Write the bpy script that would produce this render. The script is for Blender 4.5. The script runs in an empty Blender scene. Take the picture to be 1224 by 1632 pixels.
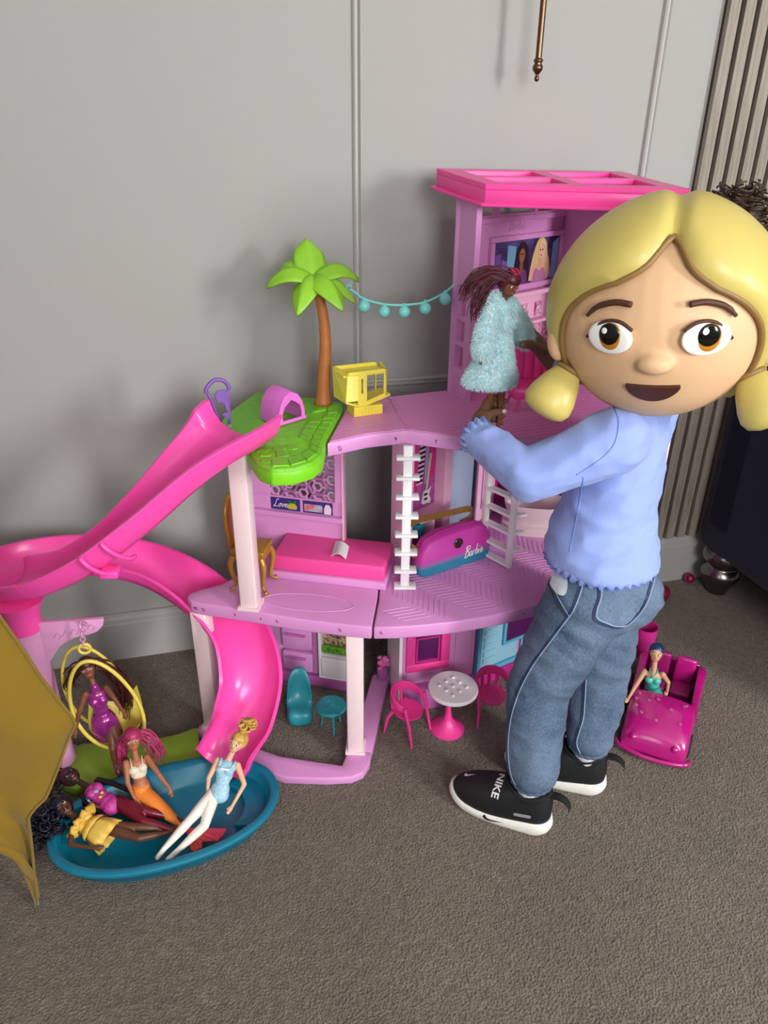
import bpy, bmesh, math, random
from mathutils import Vector, Matrix
from math import sin, cos, pi, radians

scene = bpy.context.scene
COL = scene.collection
random.seed(7)

# ------------------------------------------------------------------ camera
cam_d = bpy.data.cameras.new('camera')
cam = bpy.data.objects.new('camera', cam_d)
COL.objects.link(cam)
scene.camera = cam
PITCH, YAW, ROLL = radians(26.8), radians(15.0), radians(0.66)
fw = Vector((sin(YAW)*cos(PITCH), cos(YAW)*cos(PITCH), -sin(PITCH)))
rt0 = Vector((cos(YAW), -sin(YAW), 0)); up0 = rt0.cross(fw)
rt = rt0*cos(ROLL) + up0*sin(ROLL); up = up0*cos(ROLL) - rt0*sin(ROLL)
cam.matrix_world = Matrix(((rt.x, up.x, -fw.x, 0), (rt.y, up.y, -fw.y, 0), (rt.z, up.z, -fw.z, 1.25), (0, 0, 0, 1)))
cam_d.sensor_fit = 'VERTICAL'
cam_d.sensor_height = 36.0
cam_d.sensor_width = 27.0
cam_d.lens = 26.0
cam_d.clip_start = 0.02

# ------------------------------------------------------------------ light
def hexc(h):
    h = h.lstrip('#')
    def f(v):
        v = int(v, 16)/255
        return v/12.92 if v <= .04045 else ((v+.055)/1.055)**2.4
    return (f(h[0:2]), f(h[2:4]), f(h[4:6]), 1.0)

world = bpy.data.worlds.new('sky'); scene.world = world
world.use_nodes = True
wb = world.node_tree.nodes['Background']
wb.inputs[0].default_value = (0.75, 0.86, 1.0, 1)
wb.inputs[1].default_value = 1.0

def area(name, loc, target, sx, sy, power, col):
    d = bpy.data.lights.new(name, 'AREA'); d.shape = 'RECTANGLE'
    d.size = sx; d.size_y = sy; d.energy = power; d.color = col
    o = bpy.data.objects.new(name, d); COL.objects.link(o)
    o.location = loc
    o.rotation_euler = (Vector(target)-Vector(loc)).to_track_quat('-Z', 'Y').to_euler()
    return o
# daylight by windows rear right and left, plus added fill lamp behind the camera
area('window_daylight_rear_right', (2.62, -2.14, 1.62), (2.32, -1.14, 1.58), 0.46, 0.95, 96, (1.0, 0.992, 0.975))
area('fill_light_rear', (0.35, -2.14, 1.62), (0.45, -1.14, 1.50), 1.00, 1.00, 62, (1.0, 0.995, 0.98))
area('window_daylight_left', (-1.44, -1.45, 1.55), (-0.44, -1.15, 1.55), 0.60, 1.00, 6, (0.97, 0.985, 1.0))

vs = scene.view_settings
scene.display_settings.display_device = 'sRGB'
vs.view_transform = 'Standard'; vs.look = 'None'
vs.exposure = 0.08; vs.gamma = 1.0
vs.use_curve_mapping = False

# ------------------------------------------------------------------ materials
MATS = {}
def mat(name, col, rough=0.4, spec=0.5, bump=0.0, bscale=200.0, vary=0.0, vscale=8.0, metal=0.0, trans=0.0, coat=0.0,
        sheen=0.0, sss=0.0, emit=0.0, detail=3.0, col2=None):
    if name in MATS: return MATS[name]
    m = bpy.data.materials.new(name); m.use_nodes = True
    nt = m.node_tree; N = nt.nodes; L = nt.links
    b = N['Principled BSDF']
    c = hexc(col) if isinstance(col, str) else col
    b.inputs['Base Color'].default_value = c
    b.inputs['Roughness'].default_value = rough
    b.inputs['Specular IOR Level'].default_value = spec
    b.inputs['Metallic'].default_value = metal
    if trans: b.inputs['Transmission Weight'].default_value = trans
    if coat: b.inputs['Coat Weight'].default_value = coat; b.inputs['Coat Roughness'].default_value = .15
    if sheen: b.inputs['Sheen Weight'].default_value = sheen; b.inputs['Sheen Roughness'].default_value = .5
    if sss:
        b.inputs['Subsurface Weight'].default_value = sss
        b.inputs['Subsurface Radius'].default_value = (.01, .004, .002)
    if emit:
        b.inputs['Emission Color'].default_value = c; b.inputs['Emission Strength'].default_value = emit
    tc = N.new('ShaderNodeTexCoord')
    if vary or col2:
        n = N.new('ShaderNodeTexNoise'); n.inputs['Scale'].default_value = vscale; n.inputs['Detail'].default_value = 4
        L.new(tc.outputs['Object'], n.inputs['Vector'])
        mx = N.new('ShaderNodeMix'); mx.data_type = 'RGBA'
        c2 = hexc(col2) if col2 else tuple(max(0, v*(1-vary)) for v in c[:3])+(1,)
        mx.inputs[6].default_value = c; mx.inputs[7].default_value = c2
        mr = N.new('ShaderNodeMapRange'); mr.inputs[1].default_value = .35; mr.inputs[2].default_value = .65
        L.new(n.outputs['Fac'], mr.inputs[0]); L.new(mr.outputs[0], mx.inputs[0]); L.new(mx.outputs[2], b.inputs['Base Color'])
    if bump:
        n2 = N.new('ShaderNodeTexNoise'); n2.inputs['Scale'].default_value = bscale; n2.inputs['Detail'].default_value = detail
        L.new(tc.outputs['Object'], n2.inputs['Vector'])
        bp = N.new('ShaderNodeBump'); bp.inputs['Strength'].default_value = bump; bp.inputs['Distance'].default_value = .002
        L.new(n2.outputs['Fac'], bp.inputs['Height']); L.new(bp.outputs[0], b.inputs['Normal'])
    MATS[name] = m
    return m

def nodes_of(m):
    return m.node_tree.nodes, m.node_tree.links, m.node_tree.nodes['Principled BSDF']

# ------------------------------------------------------------------ mesh helpers
class MB:
    """collects verts and faces of one part"""
    def __init__(s): s.v = []; s.f = []; s.mi = []; s.cur = 0
    def add(s, vs_, fs):
        o = len(s.v); s.v += [tuple(v) for v in vs_]
        for f in fs: s.f.append(tuple(i+o for i in f)); s.mi.append(s.cur)
    def box(s, c, d, rz=0.0, M=None):
        x, y, z = d[0]/2, d[1]/2, d[2]/2
        R = M if M else Matrix.Rotation(rz, 3, 'Z')
        vv = [Vector(c) + R @ Vector((sx*x, sy*y, sz*z)) for sz in (-1, 1) for sy in (-1, 1) for sx in (-1, 1)]
        s.add(vv, [(0, 2, 3, 1), (4, 5, 7, 6), (0, 1, 5, 4), (2, 6, 7, 3), (0, 4, 6, 2), (1, 3, 7, 5)])
        return s
    def prism(s, poly, z0, z1):
        n = len(poly)
        a = sum(poly[i][0]*poly[(i+1) % n][1]-poly[(i+1) % n][0]*poly[i][1] for i in range(n))
        if a < 0: poly = poly[::-1]
        vv = [(p[0], p[1], z0) for p in poly] + [(p[0], p[1], z1) for p in poly]
        ff = [tuple(range(n))[::-1], tuple(range(n, 2*n))] + [(i, (i+1) % n, n+(i+1) % n, n+i) for i in range(n)]
        s.add(vv, ff); return s
    def slab(s, pts, nrm, th):
        """planar polygon pts (3D) extruded by th along nrm"""
        n = len(pts); nv = Vector(nrm).normalized()*th
        vv = [Vector(p) for p in pts] + [Vector(p)+nv for p in pts]
        ff = [tuple(range(n))[::-1], tuple(range(n, 2*n))] + [(i, (i+1) % n, n+(i+1) % n, n+i) for i in range(n)]
        s.add(vv, ff); return s
    def tube(s, path, r, n=8, cap=True, flat=1.0):
        P = [Vector(p) for p in path]; m = len(P)
        R = r if isinstance(r, (list, tuple)) else [r]*m
        prev = None; o = len(s.v); vv = []
        for i in range(m):
            t = (P[min(i+1, m-1)]-P[max(i-1, 0)]); t = t.normalized() if t.length > 1e-9 else Vector((0, 0, 1))
            if prev is None:
                a = Vector((0, 0, 1)) if abs(t.z) < .9 else Vector((1, 0, 0))
                u = t.cross(a).normalized()
            else:
                u = (prev - t*prev.dot(t)).normalized()
            w = t.cross(u); prev = u
            for k in range(n):
                an = 2*pi*k/n
                vv.append(P[i]+u*(cos(an)*R[i])+w*(sin(an)*R[i]*flat))
        ff = [(i*n+k, i*n+(k+1) % n, (i+1)*n+(k+1) % n, (i+1)*n+k) for i in range(m-1) for k in range(n)]
        if cap: ff += [tuple(range(n))[::-1], tuple(range((m-1)*n, m*n))]
        s.add(vv, ff); return s
    def lathe(s, prof, c=(0, 0, 0), n=24, M=None, sx=1, sy=1):
        """prof: list of (r, z)"""
        R = M if M else Matrix.Identity(3)
        vv = []; C = Vector(c)
        for (r, z) in prof:
            for k in range(n):
                a = 2*pi*k/n
                vv.append(C + R @ Vector((r*cos(a)*sx, r*sin(a)*sy, z)))
        m = len(prof)
        ff = [(i*n+k, i*n+(k+1) % n, (i+1)*n+(k+1) % n, (i+1)*n+k) for i in range(m-1) for k in range(n)]
        ff += [tuple(range(n))[::-1], tuple(range((m-1)*n, m*n))]
        s.add(vv, ff); return s
    def ell(s, c, r, M=None, nu=16, nv=10):
        R = M if M else Matrix.Identity(3); C = Vector(c)
        if not isinstance(r, (tuple, list)): r = (r, r, r)
        vv = [C + R @ Vector((0, 0, -r[2]))]
        for j in range(1, nv):
            ph = -pi/2+pi*j/nv
            for k in range(nu):
                a = 2*pi*k/nu
                vv.append(C + R @ Vector((r[0]*cos(ph)*cos(a), r[1]*cos(ph)*sin(a), r[2]*sin(ph))))
        vv.append(C + R @ Vector((0, 0, r[2]))); top = len(vv)-1
        ff = [(0, 1+(k+1) % nu, 1+k) for k in range(nu)]
        for j in range(nv-2):
            for k in range(nu):
                a = 1+j*nu+k; b = 1+j*nu+(k+1) % nu
                ff.append((a, b, b+nu, a+nu))
        l = 1+(nv-2)*nu
        ff += [(l+k, l+(k+1) % nu, top) for k in range(nu)]
        s.add(vv, ff); return s
    def cap(s, a, b, ra, rb, n=12):
        """tapered capsule from a to b"""
        a = Vector(a); b = Vector(b); s.tube([a, b], [ra, rb], n)
        s.ell(a, ra, nu=n, nv=8); s.ell(b, rb, nu=n, nv=8); return s
    def chain(s, pts, rs, n=12):
        for i in range(len(pts)-1): s.cap(pts[i], pts[i+1], rs[i], rs[i+1], n)
        return s

def link(name, me, m, parent=None, kind=None):
    o = bpy.data.objects.new(name, me); COL.objects.link(o)
    if m:
        for mm in (m if isinstance(m, (list, tuple)) else [m]): me.materials.append(mm)
    if parent:
        o.parent = parent
        o.matrix_parent_inverse = Matrix.Translation(-WLOC.get(parent.name, Vector((0, 0, 0))))
    WLOC[o.name] = Vector((0, 0, 0))
    if kind: o['kind'] = kind
    return o
WLOC = {}

def build(name, mb, m, parent=None, smooth=False, bevel=0.0, seg=2, kind=None, ang=35, fix=True, origin=None):
    me = bpy.data.meshes.new(name)
    og = Vector(origin) if origin is not None else None
    vv = mb.v if og is None else [Vector(v)-og for v in mb.v]
    me.from_pydata(vv, [], mb.f)
    if any(mb.mi): me.polygons.foreach_set('material_index', mb.mi)
    me.update()
    if bevel or fix:
        bm = bmesh.new(); bm.from_mesh(me)
        if fix: bmesh.ops.recalc_face_normals(bm, faces=bm.faces)
        if bevel:
            ed = [e for e in bm.edges if len(e.link_faces) == 2 and e.calc_face_angle(0) > radians(ang)]
            bmesh.ops.bevel(bm, geom=ed, offset=bevel, segments=seg, profile=.5, affect='EDGES', clamp_overlap=True)
        bm.to_mesh(me); bm.free()
    if smooth:
        me.polygons.foreach_set('use_smooth', [True]*len(me.polygons))
        if bevel or smooth == 'auto':
            try: me.set_sharp_from_angle(angle=radians(50))
            except Exception: pass
    o = link(name, me, m, parent, kind)
    if og is not None: o.location = og; WLOC[o.name] = og
    return o

def remesh(name, mb, m, parent=None, voxel=.004, smooth=4, kind=None, fac=.5):
    """union of overlapping solids to one continuous skin"""
    me = bpy.data.meshes.new(name+'_src'); me.from_pydata(mb.v, [], mb.f); me.update()
    bm = bmesh.new(); bm.from_mesh(me); bmesh.ops.recalc_face_normals(bm, faces=bm.faces); bm.to_mesh(me); bm.free()
    t = bpy.data.objects.new(name+'_src', me); COL.objects.link(t)
    r = t.modifiers.new('r', 'REMESH'); r.mode = 'VOXEL'; r.voxel_size = voxel; r.adaptivity = 0
    if smooth:
        sm = t.modifiers.new('s', 'SMOOTH'); sm.iterations = smooth; sm.factor = fac
    dg = bpy.context.evaluated_depsgraph_get()
    me2 = bpy.data.meshes.new_from_object(t.evaluated_get(dg))
    bpy.data.objects.remove(t); bpy.data.meshes.remove(me)
    me2.name = name
    me2.polygons.foreach_set('use_smooth', [True]*len(me2.polygons))
    me2.materials.clear()
    return link(name, me2, m, parent, kind)

def thing(name, loc, label, cat, group=None):
    o = bpy.data.objects.new(name, None); COL.objects.link(o)
    o.empty_display_size = .05; o.location = loc; WLOC[o.name] = Vector(loc)
    return tag(o, label, cat, group)
def tag(o, label, cat, group=None):
    o['label'] = label; o['category'] = cat
    if group: o['group'] = group
    return o
def struct(o):
    o['kind'] = 'structure'; return o

def spline(pts, n=8):
    """Catmull-Rom through pts"""
    P = [Vector(p) for p in pts]; out = []
    for i in range(len(P)-1):
        p0 = P[max(i-1, 0)]; p1 = P[i]; p2 = P[i+1]; p3 = P[min(i+2, len(P)-1)]
        for k in range(n):
            t = k/n
            out.append(.5*((2*p1)+(p2-p0)*t+(2*p0-5*p1+4*p2-p3)*t*t+(3*p1-p0-3*p2+p3)*t**3))
    out.append(P[-1]); return out

def rrect(w, h, r, n=5, cx=0, cy=0):
    out = []
    for (sx, sy, a0) in ((1, 1, 0), (-1, 1, 90), (-1, -1, 180), (1, -1, 270)):
        for k in range(n+1):
            a = radians(a0+90*k/n)
            out.append((cx+sx*(w/2-r)+r*cos(a), cy+sy*(h/2-r)+r*sin(a)))
    return out

# a wall frame: points on a vertical plane, u along, z up, d in front of it
class Plane:
    def __init__(s, o, u, z0=0.0):
        s.o = Vector((o[0], o[1], 0)); s.u = Vector((u[0], u[1], 0)).normalized()
        s.n = Vector((s.u.y, -s.u.x, 0)); s.z0 = z0
        if s.n.y > 0: s.n = -s.n
        s.M = Matrix((s.u, Vector((0, 0, 1)), s.n)).transposed()   # local (u, z, d) -> world
    def __call__(s, a, z, d=0.0): return s.o + s.u*a + s.n*d + Vector((0, 0, z+s.z0))
    def rect(s, mb, a0, a1, z0, z1, d0, d1):
        c = s((a0+a1)/2, (z0+z1)/2, (d0+d1)/2)
        mb.box(c, (abs(a1-a0), abs(z1-z0), abs(d1-d0)), M=s.M); return mb
    def poly(s, mb, pts, d0, d1):
        mb.slab([s(a, z, d0) for a, z in pts], s.n, d1-d0); return mb

def frame_rect(pl, mb, a0, a1, z0, z1, w, d0, d1):
    pl.rect(mb, a0, a1, z1-w, z1, d0, d1); pl.rect(mb, a0, a1, z0, z0+w, d0, d1)
    pl.rect(mb, a0, a0+w, z0+w, z1-w, d0, d1); pl.rect(mb, a1-w, a1, z0+w, z1-w, d0, d1); return mb

# script lettering drawn as pen strokes on a 2D grid (x to the right, y up)
SCRIPT = {
 'B': ([[(.30, 1.45), (.22, .75), (.10, 0)], [(.05, 1.25), (.35, 1.55), (.75, 1.45), (.72, 1.1), (.30, .82), (.70, .72), (.72, .3), (.40, 0), (.10, .05)]], .85),
 'L': ([[(.75, 1.35), (.55, 1.5), (.38, 1.2), (.30, .5), (.18, .08), (.05, .05), (.2, .2), (.5, .02), (.8, .12)]], .85),
 'a': ([[(.52, .55), (.34, .68), (.12, .48), (.10, .18), (.26, .04), (.46, .20), (.52, .50)], [(.54, .66), (.52, .20), (.60, .04), (.70, .10)]], .70),
 'o': ([[(.35, .65), (.12, .4), (.2, .05), (.45, .1), (.5, .45), (.35, .65), (.65, .55)]], .6),
 'v': ([[(.05, .6), (.2, .5), (.25, .05), (.5, .45), (.45, .65), (.65, .55)]], .62),
 'r': ([[(.10, .62), (.12, .30), (.10, .05)], [(.11, .30), (.22, .58), (.38, .66), (.50, .56)]], .50),
 'b': ([[(.22, 1.45), (.16, .80), (.12, .10)], [(.13, .35), (.28, .64), (.48, .55), (.50, .22), (.32, .03), (.13, .12)]], .62),
 'i': ([[(.12, .62), (.12, .12), (.26, .06)], [(.15, .88), (.17, .95)]], .34),
 'e': ([[(.08, .3), (.4, .45), (.32, .68), (.12, .45), (.15, .08), (.4, .05), (.65, .25)]], .6),
}
def script_text(mb, word, toworld, h, r, slant=.25, raise_=0.0):
    """toworld(x, y) -> 3D point; h = x-height scale"""
    x0 = 0.0
    for ch in word:
        strokes, adv = SCRIPT[ch]
        for st in strokes:
            pts = spline([(x+slant*y, y, 0) for x, y in st], 4)
            mb.tube([toworld((x0+p.x)*h, p.y*h) for p in pts], r, 5)
        x0 += adv*.95
    return x0*h
# ================================================================== the room
W = 1.728          # plane of the back wall
XL, XR, YF, ZC = -1.5, 3.05, -2.2, 2.45
m_wall = mat('wall_paint', '#a3a3a0', rough=.75, spec=.25, bump=.05, bscale=90, vary=.03, vscale=2.0)
m_trim = mat('trim_paint', '#abaaa7', rough=.5, spec=.4)
m_ceil = mat('ceiling_paint', '#e8e6e2', rough=.9, spec=.1)

# carpet: short twisted pile
m_carpet = bpy.data.materials.new('carpet_pile'); m_carpet.use_nodes = True
N, L, b = nodes_of(m_carpet)
tc = N.new('ShaderNodeTexCoord')
def noise(scale, detail=3, rough=.6):
    n = N.new('ShaderNodeTexNoise'); n.inputs['Scale'].default_value = scale
    n.inputs['Detail'].default_value = detail; n.inputs['Roughness'].default_value = rough
    L.new(tc.outputs['Object'], n.inputs['Vector']); return n
fine = noise(260, 3, .7); mid = noise(60, 3, .65); big = noise(4.5, 4, .6)
vor = N.new('ShaderNodeTexVoronoi'); vor.inputs['Scale'].default_value = 230; L.new(tc.outputs['Object'], vor.inputs['Vector'])
cr = N.new('ShaderNodeValToRGB')
cr.color_ramp.elements[0].position = .28; cr.color_ramp.elements[0].color = hexc('#4d4239')
cr.color_ramp.elements[1].position = .74; cr.color_ramp.elements[1].color = hexc('#988b7d')
e = cr.color_ramp.elements.new(.5); e.color = hexc('#776b5e')
ad = N.new('ShaderNodeMath'); ad.operation = 'MULTIPLY_ADD'; ad.inputs[1].default_value = .62
ad2 = N.new('ShaderNodeMath'); ad2.operation = 'MULTIPLY'; ad2.inputs[1].default_value = .38
L.new(mid.outputs['Fac'], ad2.inputs[0]); L.new(fine.outputs['Fac'], ad.inputs[0]); L.new(ad2.outputs[0], ad.inputs[2])
L.new(ad.outputs[0], cr.inputs[0])
mx = N.new('ShaderNodeMix'); mx.data_type = 'RGBA'; mx.blend_type = 'MULTIPLY'; mx.inputs[0].default_value = .5
br = N.new('ShaderNodeMapRange'); br.inputs[1].default_value = .3; br.inputs[2].default_value = .7; br.inputs[3].default_value = .72; br.inputs[4].default_value = 1.15
L.new(big.outputs['Fac'], br.inputs[0]); L.new(cr.outputs[0], mx.inputs[6]); L.new(br.outputs[0], mx.inputs[7])
L.new(mx.outputs[2], b.inputs['Base Color'])
b.inputs['Roughness'].default_value = .95; b.inputs['Specular IOR Level'].default_value = .1
b.inputs['Sheen Weight'].default_value = .25
bp = N.new('ShaderNodeBump'); bp.inputs['Strength'].default_value = .9; bp.inputs['Distance'].default_value = .006
sm_ = N.new('ShaderNodeMath'); sm_.operation = 'ADD'
L.new(fine.outputs['Fac'], sm_.inputs[0]); L.new(vor.outputs['Distance'], sm_.inputs[1])
L.new(sm_.outputs[0], bp.inputs['Height']); L.new(bp.outputs[0], b.inputs['Normal'])

struct(build('floor', MB().box(((XL+XR)/2, (YF+W)/2, -.05), (XR-XL+.2, W-YF+.2, .1)), m_carpet))
struct(build('ceiling', MB().box(((XL+XR)/2, (YF+W)/2, ZC+.05), (XR-XL+.2, W-YF+.2, .1)), m_ceil))
struct(build('wall_back', MB().box(((XL+XR)/2, W+.05, ZC/2), (XR-XL+.2, .1, ZC)), m_wall))
struct(build('wall_right', MB().box((XR+.05, (YF+W)/2, ZC/2), (.1, W-YF+.2, ZC)), m_wall))
# left wall with a window opening y -1.80..-1.10, z 0.95..2.15
wl = MB()
wl.box((XL-.05, (YF-1.80)/2, ZC/2), (.1, -1.80-YF, ZC)); wl.box((XL-.05, (-1.10+W)/2, ZC/2), (.1, W+1.10, ZC))
wl.box((XL-.05, -1.45, .475), (.1, .7, .95)); wl.box((XL-.05, -1.45, (2.15+ZC)/2), (.1, .7, ZC-2.15))
struct(build('wall_left', wl, m_wall))
# wall behind the camera with an added fill-light opening x -0.2..0.90 and a window opening x 2.30..2.95, z 1.02..2.22
wf = MB()
wf.box(((XL-.2)/2, YF-.05, ZC/2), (-.2-XL, .1, ZC)); wf.box(((.90+2.30)/2, YF-.05, ZC/2), (1.40, .1, ZC)); wf.box((.35, YF-.05, .51), (1.10, .1, 1.02)); wf.box((.35, YF-.05, (2.22+ZC)/2), (1.10, .1, ZC-2.22)); wf.box(((2.95+XR)/2, YF-.05, ZC/2), (XR-2.95, .1, ZC))
wf.box((2.625, YF-.05, .51), (.65, .1, 1.02)); wf.box((2.625, YF-.05, (2.22+ZC)/2), (.65, .1, ZC-2.22))
struct(build('wall_front', wf, m_wall))
def window_frame(name, c, w, h, axis):
    mb = MB()
    for s in (-1, 1):
        if axis == 'x':
            mb.box((c[0], c[1]+s*(w/2-.02), c[2]), (.05, .04, h)); mb.box((c[0], c[1], c[2]+s*(h/2-.02)), (.05, w, .04))
        else:
            mb.box((c[0]+s*(w/2-.02), c[1], c[2]), (.04, .05, h)); mb.box((c[0], c[1], c[2]+s*(h/2-.02)), (w, .05, .04))
    struct(build(name, mb, m_trim))
window_frame('window_1', (XL-.05, -1.45, 1.55), .7, 1.2, 'x')
window_frame('window_2', (2.625, YF-.05, 1.62), .65, 1.2, 'y')
window_frame("fill_opening", (.35, YF-.05, 1.62), 1.10, 1.2, 'y')  # added frame round the fill lamp's opening, out of view

# baseboard with a moulded top
def baseboard(name, x0, x1, h, t):
    prof = [(0, 0), (t, 0), (t, h*.80), (t*.82, h*.82), (t*.82, h*.90), (t*.55, h*.94), (t*.5, h), (0, h)]
    n = len(prof); vv = [(x0, W-d, z) for d, z in prof] + [(x1, W-d, z) for d, z in prof]
    mb = MB(); mb.add(vv, [tuple(range(n)), tuple(range(n, 2*n))[::-1]] + [(i, n+i, n+(i+1) % n, (i+1) % n) for i in range(n)])
    return struct(build(name, mb, m_trim))
baseboard('baseboard_back', XL, 1.236, .137, .018)
baseboard('baseboard_back', 1.236, XR, .156, .022)

# raised panel mouldings on the wall (mitred rectangular frames of a two-bead profile)
def moulding(name, x0, x1, z0, z1):
    prof = [(0, 0), (0, .004), (.003, .008), (.006, .004), (.011, .004), (.015, .012), (.019, .009), (.021, 0)]   # (in from outer edge, proud)
    mb = MB(); n = len(prof)
    vv = []
    for (cx, cz, sx, sz) in ((x0, z0, 1, 1), (x1, z0, -1, 1), (x1, z1, -1, -1), (x0, z1, 1, -1)):
        vv += [(cx+sx*a, W-p, cz+sz*a) for a, p in prof]
    ff = [(k*n+i, k*n+i+1, ((k+1) % 4)*n+i+1, ((k+1) % 4)*n+i) for k in range(4) for i in range(n-1)]
    mb.add(vv, ff)
    return struct(build(name, mb, m_trim))
moulding('trim_1', .384, 1.104, .699, 2.30)

# slatted oak panel: dark felt back, each batten a piece
m_oak = bpy.data.materials.new('grey_oak'); m_oak.use_nodes = True
N, L, b = nodes_of(m_oak)
tc = N.new('ShaderNodeTexCoord'); mp = N.new('ShaderNodeMapping'); mp.inputs['Scale'].default_value = (60, 60, 2.5)
L.new(tc.outputs['Object'], mp.inputs['Vector'])
n = N.new('ShaderNodeTexNoise'); n.inputs['Scale'].default_value = 3; n.inputs['Detail'].default_value = 6; n.inputs['Distortion'].default_value = .6
L.new(mp.outputs[0], n.inputs['Vector'])
cr = N.new('ShaderNodeValToRGB'); cr.color_ramp.elements[0].position = .3; cr.color_ramp.elements[1].position = .7
cr.color_ramp.elements[0].color = hexc('#776d63'); cr.color_ramp.elements[1].color = hexc('#9a9186')
L.new(n.outputs['Fac'], cr.inputs[0]); L.new(cr.outputs[0], b.inputs['Base Color']); b.inputs['Roughness'].default_value = .6
m_felt = mat('dark_felt', '#4a423a', rough=.95, spec=.1)
pan = struct(build('trim_2', MB().box((1.49, W-.004, (.156+ZC)/2), (.505, .008, ZC-.158)), m_felt))
sl0 = None
for i in range(13):
    x = 1.2375 + .0395*i
    w = .027
    mb = MB().box((x+w/2, W-.0152, (.156+ZC)/2), (w, .014, ZC-.160))
    if sl0 is None:
        sl0 = build('slat', mb, m_oak, pan, bevel=.0012, origin=(x+w/2, W-.0152, (.156+ZC)/2))
    else:
        o = sl0.copy(); COL.objects.link(o); o.location = (x+w/2, W-.0152, (.156+ZC)/2)

# brass rod hanging in front of the wall
m_brass = mat('aged_brass', '#6b5340', rough=.3, metal=1.0)
rod = thing('brass_rod', (.755, 1.635, 1.362), 'thin aged brass rod with a ball finial hanging down the white wall', 'rod')
build('shaft', MB().tube([(.755, 1.635, 1.382), (.755, 1.635, 2.448)], .0065, 12), m_brass, rod, smooth='auto')
build('finial', MB().lathe([(.001, 1.358), (.004, 1.360), (.0052, 1.364), (.004, 1.368), (.0028, 1.370), (.006, 1.374), (.0105, 1.380), (.0105, 1.386),
                            (.007, 1.391), (.0095, 1.394), (.0095, 1.398), (.0066, 1.400)], (.755, 1.635, 0), 16), m_brass, rod, smooth=True)

# navy velvet sofa beside the slats, on turned metal feet
m_navy = mat('navy_velvet', '#0c0f2e', rough=.85, spec=.15, sheen=.12, bump=.08, bscale=120)
m_foot = mat('dark_chrome', '#8a8582', rough=.25, metal=1.0)
sofa = thing('sofa', (1.95, 1.3, 0), 'dark navy velvet sofa with turned metal feet at the right edge', 'sofa')
def cushion(name, c, d, bev, par, m): return build(name, MB().box(c, d), m, par, smooth=True, bevel=bev, seg=4)
cushion('base', (1.95, 1.23, .235), (1.0, .88, .15), .02, sofa, m_navy)
cushion('backrest', (1.95, 1.60, .62), (1.02, .16, .84), .04, sofa, m_navy)
cushion('arm', (1.515, 1.26, .44), (.15, .84, .58), .035, sofa, m_navy)
cushion('arm', (2.385, 1.26, .44), (.15, .84, .58), .035, sofa, m_navy)
cushion('seat_cushion', (1.95, 1.17, .37), (.72, .72, .14), .04, sofa, m_navy)
fp = [(.020, 0), (.026, .004), (.030, .02), (.042, .045), (.050, .065), (.050, .078), (.040, .092), (.036, .098), (.040, .104), (.052, .118), (.056, .135), (.050, .152), (.036, .162)]
fp = [(r*1.15, z) for r, z in fp]
for (x, y) in ((1.508, 1.618), (1.508, .87), (2.37, 1.615), (2.37, .87)):
    build('foot', MB().lathe(fp, (x, y, 0), 24), m_foot, sofa, smooth=True)
# ================================================================== the dollhouse
m_pink = mat('pink_plastic', '#da95d0', rough=.38, spec=.45, vary=.05, vscale=6, bump=.03, bscale=300)
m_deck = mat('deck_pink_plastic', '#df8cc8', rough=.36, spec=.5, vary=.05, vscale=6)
m_pinkd = mat('deep_pink_plastic', '#bd66b0', rough=.38, spec=.45, vary=.05)
m_hot = mat('hot_pink_plastic', '#f0459e', rough=.33, spec=.5, vary=.04)
m_mag = mat('magenta_plastic', '#c02a86', rough=.4)
m_pale = mat('pale_pink_plastic', '#ecd4d8', rough=.42)
m_rose = mat('light_rose_plastic', '#eeb6d4', rough=.42)
m_white = mat('white_plastic', '#f0eef0', rough=.38)
m_green = mat('grass_green_plastic', '#79c828', rough=.45, bump=.75, bscale=170, vary=.12, vscale=60)
m_greenp = mat('plain_green_plastic', '#7cd01f', rough=.4)
m_teal = mat('teal_plastic', '#1f9aa8', rough=.38)
m_blue = mat('door_blue_plastic', '#5fb0d0', rough=.4)
m_lblue = mat('pale_blue_plastic', '#93c7dc', rough=.4)
m_purple = mat('dark_purple_print', '#561b58', rough=.3)
m_sil = mat('steel_blue_panel', '#93a0b8', rough=.22, spec=.6)
m_dark = mat('deep_violet_ink', '#2a1440', rough=.5)  # dark violet for the mirror edge and the slide sticker's print
m_mark = mat('pen_ink', '#7a1f5e', rough=.6)

Z1, Z2, LIP = .375, .735, .030
RW = Plane((.42, 1.455), (.883, .469))
LW = Plane((.33, 1.436), (-.883, .469))
DW = Plane((.60, 1.385), (.955, .297))
OV = Plane((.412, 1.360), (1, 0))

house = thing('dollhouse', (.40, 1.40, 0), 'large pink three-storey plastic dollhouse with curved floors and a hot pink roof', 'dollhouse')

# --- ground frame on the carpet
build('base_rail', MB().prism([(-.080, 1.372), (-.045, 1.318), (.02, 1.262), (.065, 1.205), (.100, 1.176), (.187, 1.150), (.240, 1.141), (.268, 1.148), (.288, 1.172), (.300, 1.205),
      (.250, 1.222), (.227, 1.180), (.10, 1.240), (.045, 1.282), (-.01, 1.335), (-.03, 1.385)], 0, .021), m_pink, house, smooth='auto', bevel=.004)
build('base_rail', MB().prism([(.252, 1.218), (.299, 1.201), (.324, 1.255), (.374, 1.375), (.414, 1.462), (.366, 1.462), (.294, 1.306)], 0, .022), m_pink, house, smooth='auto', bevel=.004)
build('base_rail', MB().prism([(-.075, 1.375), (-.03, 1.375), (.135, 1.535), (.10, 1.57)], 0, .021), m_pink, house, bevel=.003)

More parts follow.
